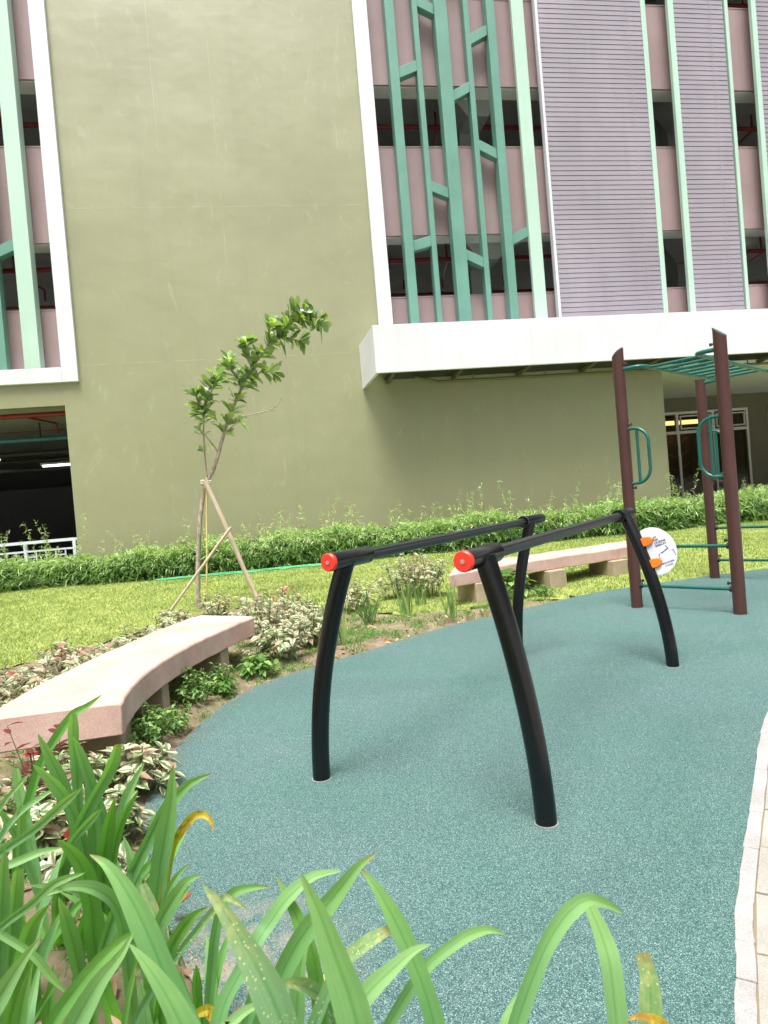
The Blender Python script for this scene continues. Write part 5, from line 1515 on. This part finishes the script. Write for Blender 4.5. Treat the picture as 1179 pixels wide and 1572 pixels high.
tag(grass('grass', gp, lawn_z, .02, .055, .012, 'grass', patch, lean=.8), 'short yellow-green grass covering the lawn', 'grass')
# ground cover in tufts on the soil
tc = []
SOILP = el[::-1][:0]
cand = np.stack([rng.uniform(-3.5, 3.2, 1700), rng.uniform(1.0, 10.3, 1700)], 1)
ok = ~poly_in(cand[:, 0], cand[:, 1], RUB) & ~poly_in(cand[:, 0], cand[:, 1], LAWN) & (edge_dist(cand[:, 0], cand[:, 1], el) < 1.9) & ~((cand[:, 0] > .5) & (cand[:, 1] < 7))
cand = cand[ok]
tufts = np.concatenate([c + rng.normal(0, .06, (int(k), 2)) for c, k in zip(cand, rng.integers(20, 90, len(cand)))])
tufts = tufts[~poly_in(tufts[:, 0], tufts[:, 1], RUB)]
tag(grass('ground_cover', tufts, soil_z, .015, .06, .010, 'weed', lambda x, y: .5 + 0 * x, lean=1.2), 'sparse low weeds growing on the bare soil', 'weeds')
# strip of sward that laps over the soil by the far bench and along the rubber
def litter():
    V, F, UV, A = [], [], [], []
    n = 1500; c = np.stack([rng.uniform(-3.2, 1.5, n * 4), rng.uniform(.9, 9.3, n * 4)], 1)
    okk = ~poly_in(c[:, 0], c[:, 1], RUB) & ~poly_in(c[:, 0], c[:, 1], LAWN) & ~((c[:, 0] > .6) & (c[:, 1] < 7.6))
    c = c[okk][:n]
    z = soil_z(c[:, 0], c[:, 1])
    for (x, y), zz in zip(c, z):
        d = rv(); d.z = abs(d.z) * .25
        blade(V, F, UV, A, Vector((x, y, zz + .008)), d, Vector((0, 0, 1)) + rv() * .5, random.uniform(.025, .08), random.uniform(.012, .035), min(1, max(0, random.gauss(.5, .24))), random.uniform(-.1, .15), (.15, .8, 1, .6, 0), random.uniform(-.2, .3))
    tag(np_mesh('leaf_litter', V, F, MT['litter'], uv=UV, attr=A, smooth=True), 'dry brown leaf litter scattered over the soil', 'leaf litter', None, 'stuff')
litter()
def crumbs():
    V, F, A = [], [], []
    E = np.array(el); n = 2600
    for _ in range(n):
        i = random.randrange(12, len(E) - 1)
        if E[i][0] > 2.2: continue
        f = random.random(); a, b = E[i], E[i + 1]
        d = np.array([b[1] - a[1], a[0] - b[0]]); d = d / (np.hypot(*d) + 1e-9)
        off = random.expovariate(1 / .045)
        p = a + (b - a) * f
        for sgn in (1, -1):
            q = p + d * off * sgn
            if poly_in(np.array([q[0]]), np.array([q[1]]), RUB)[0]: break
        r = random.uniform(.002, .006); k = len(V)
        for j in range(3):
            t = j * 2.09 + random.random(); V.append((q[0] + r * math.cos(t), q[1] + r * math.sin(t), .001))
        V.append((q[0], q[1], r * random.uniform(.5, 1.1)))
        F += [(k, k + 1, k + 3), (k + 1, k + 2, k + 3), (k + 2, k, k + 3)]
        A += [min(1, max(0, random.gauss(.5, .22)))] * 4
    tag(np_mesh('soil_crumbs', V, F, MT['litter'], attr=A), 'crumbs of soil and leaf strewn along the rubber edge', 'soil crumbs', None, 'stuff')
crumbs()
def fallen(x, y, z, d, l, wd, rnd, label, curl=.2):
    V, F, UV, A = [], [], [], []
    blade(V, F, UV, A, Vector((x, y, z)), Vector(d), Vector((0, -.3, 1)), l, wd, rnd, curl, (.1, .5, .9, 1, .8, .5, 0), .28)
    o = np_mesh('dry_leaf', V, F, MT['litter'], uv=UV, attr=A, smooth=True)
    tag(o, label, 'dry leaf')
fallen(-.92, 2.46, .05, (.5, -.2, .15), .11, .05, 1.0, 'orange-red dry leaf curled on the soil beside the rubber', -.4)
fallen(-.80, 2.02, .30, (.12, -.1, -.9), .20, .05, .62, 'brown papery dead leaf hanging among the strap leaves', .1)
fallen(-.75, 1.95, .22, (.15, 0, -.9), .16, .035, .55, 'narrow brown dead leaf folded beside the strap-leaf stem', .1)
fallen(-.70, 1.55, .012, (.9, .3, .05), .16, .07, .85, 'pale tan dead leaf flat on the soil under the strap leaves', -.05)
fallen(-.25, 1.62, .30, (.3, .3, .5), .09, .035, .86, 'pale buff dry leaf behind the white-speckled blade', .5)
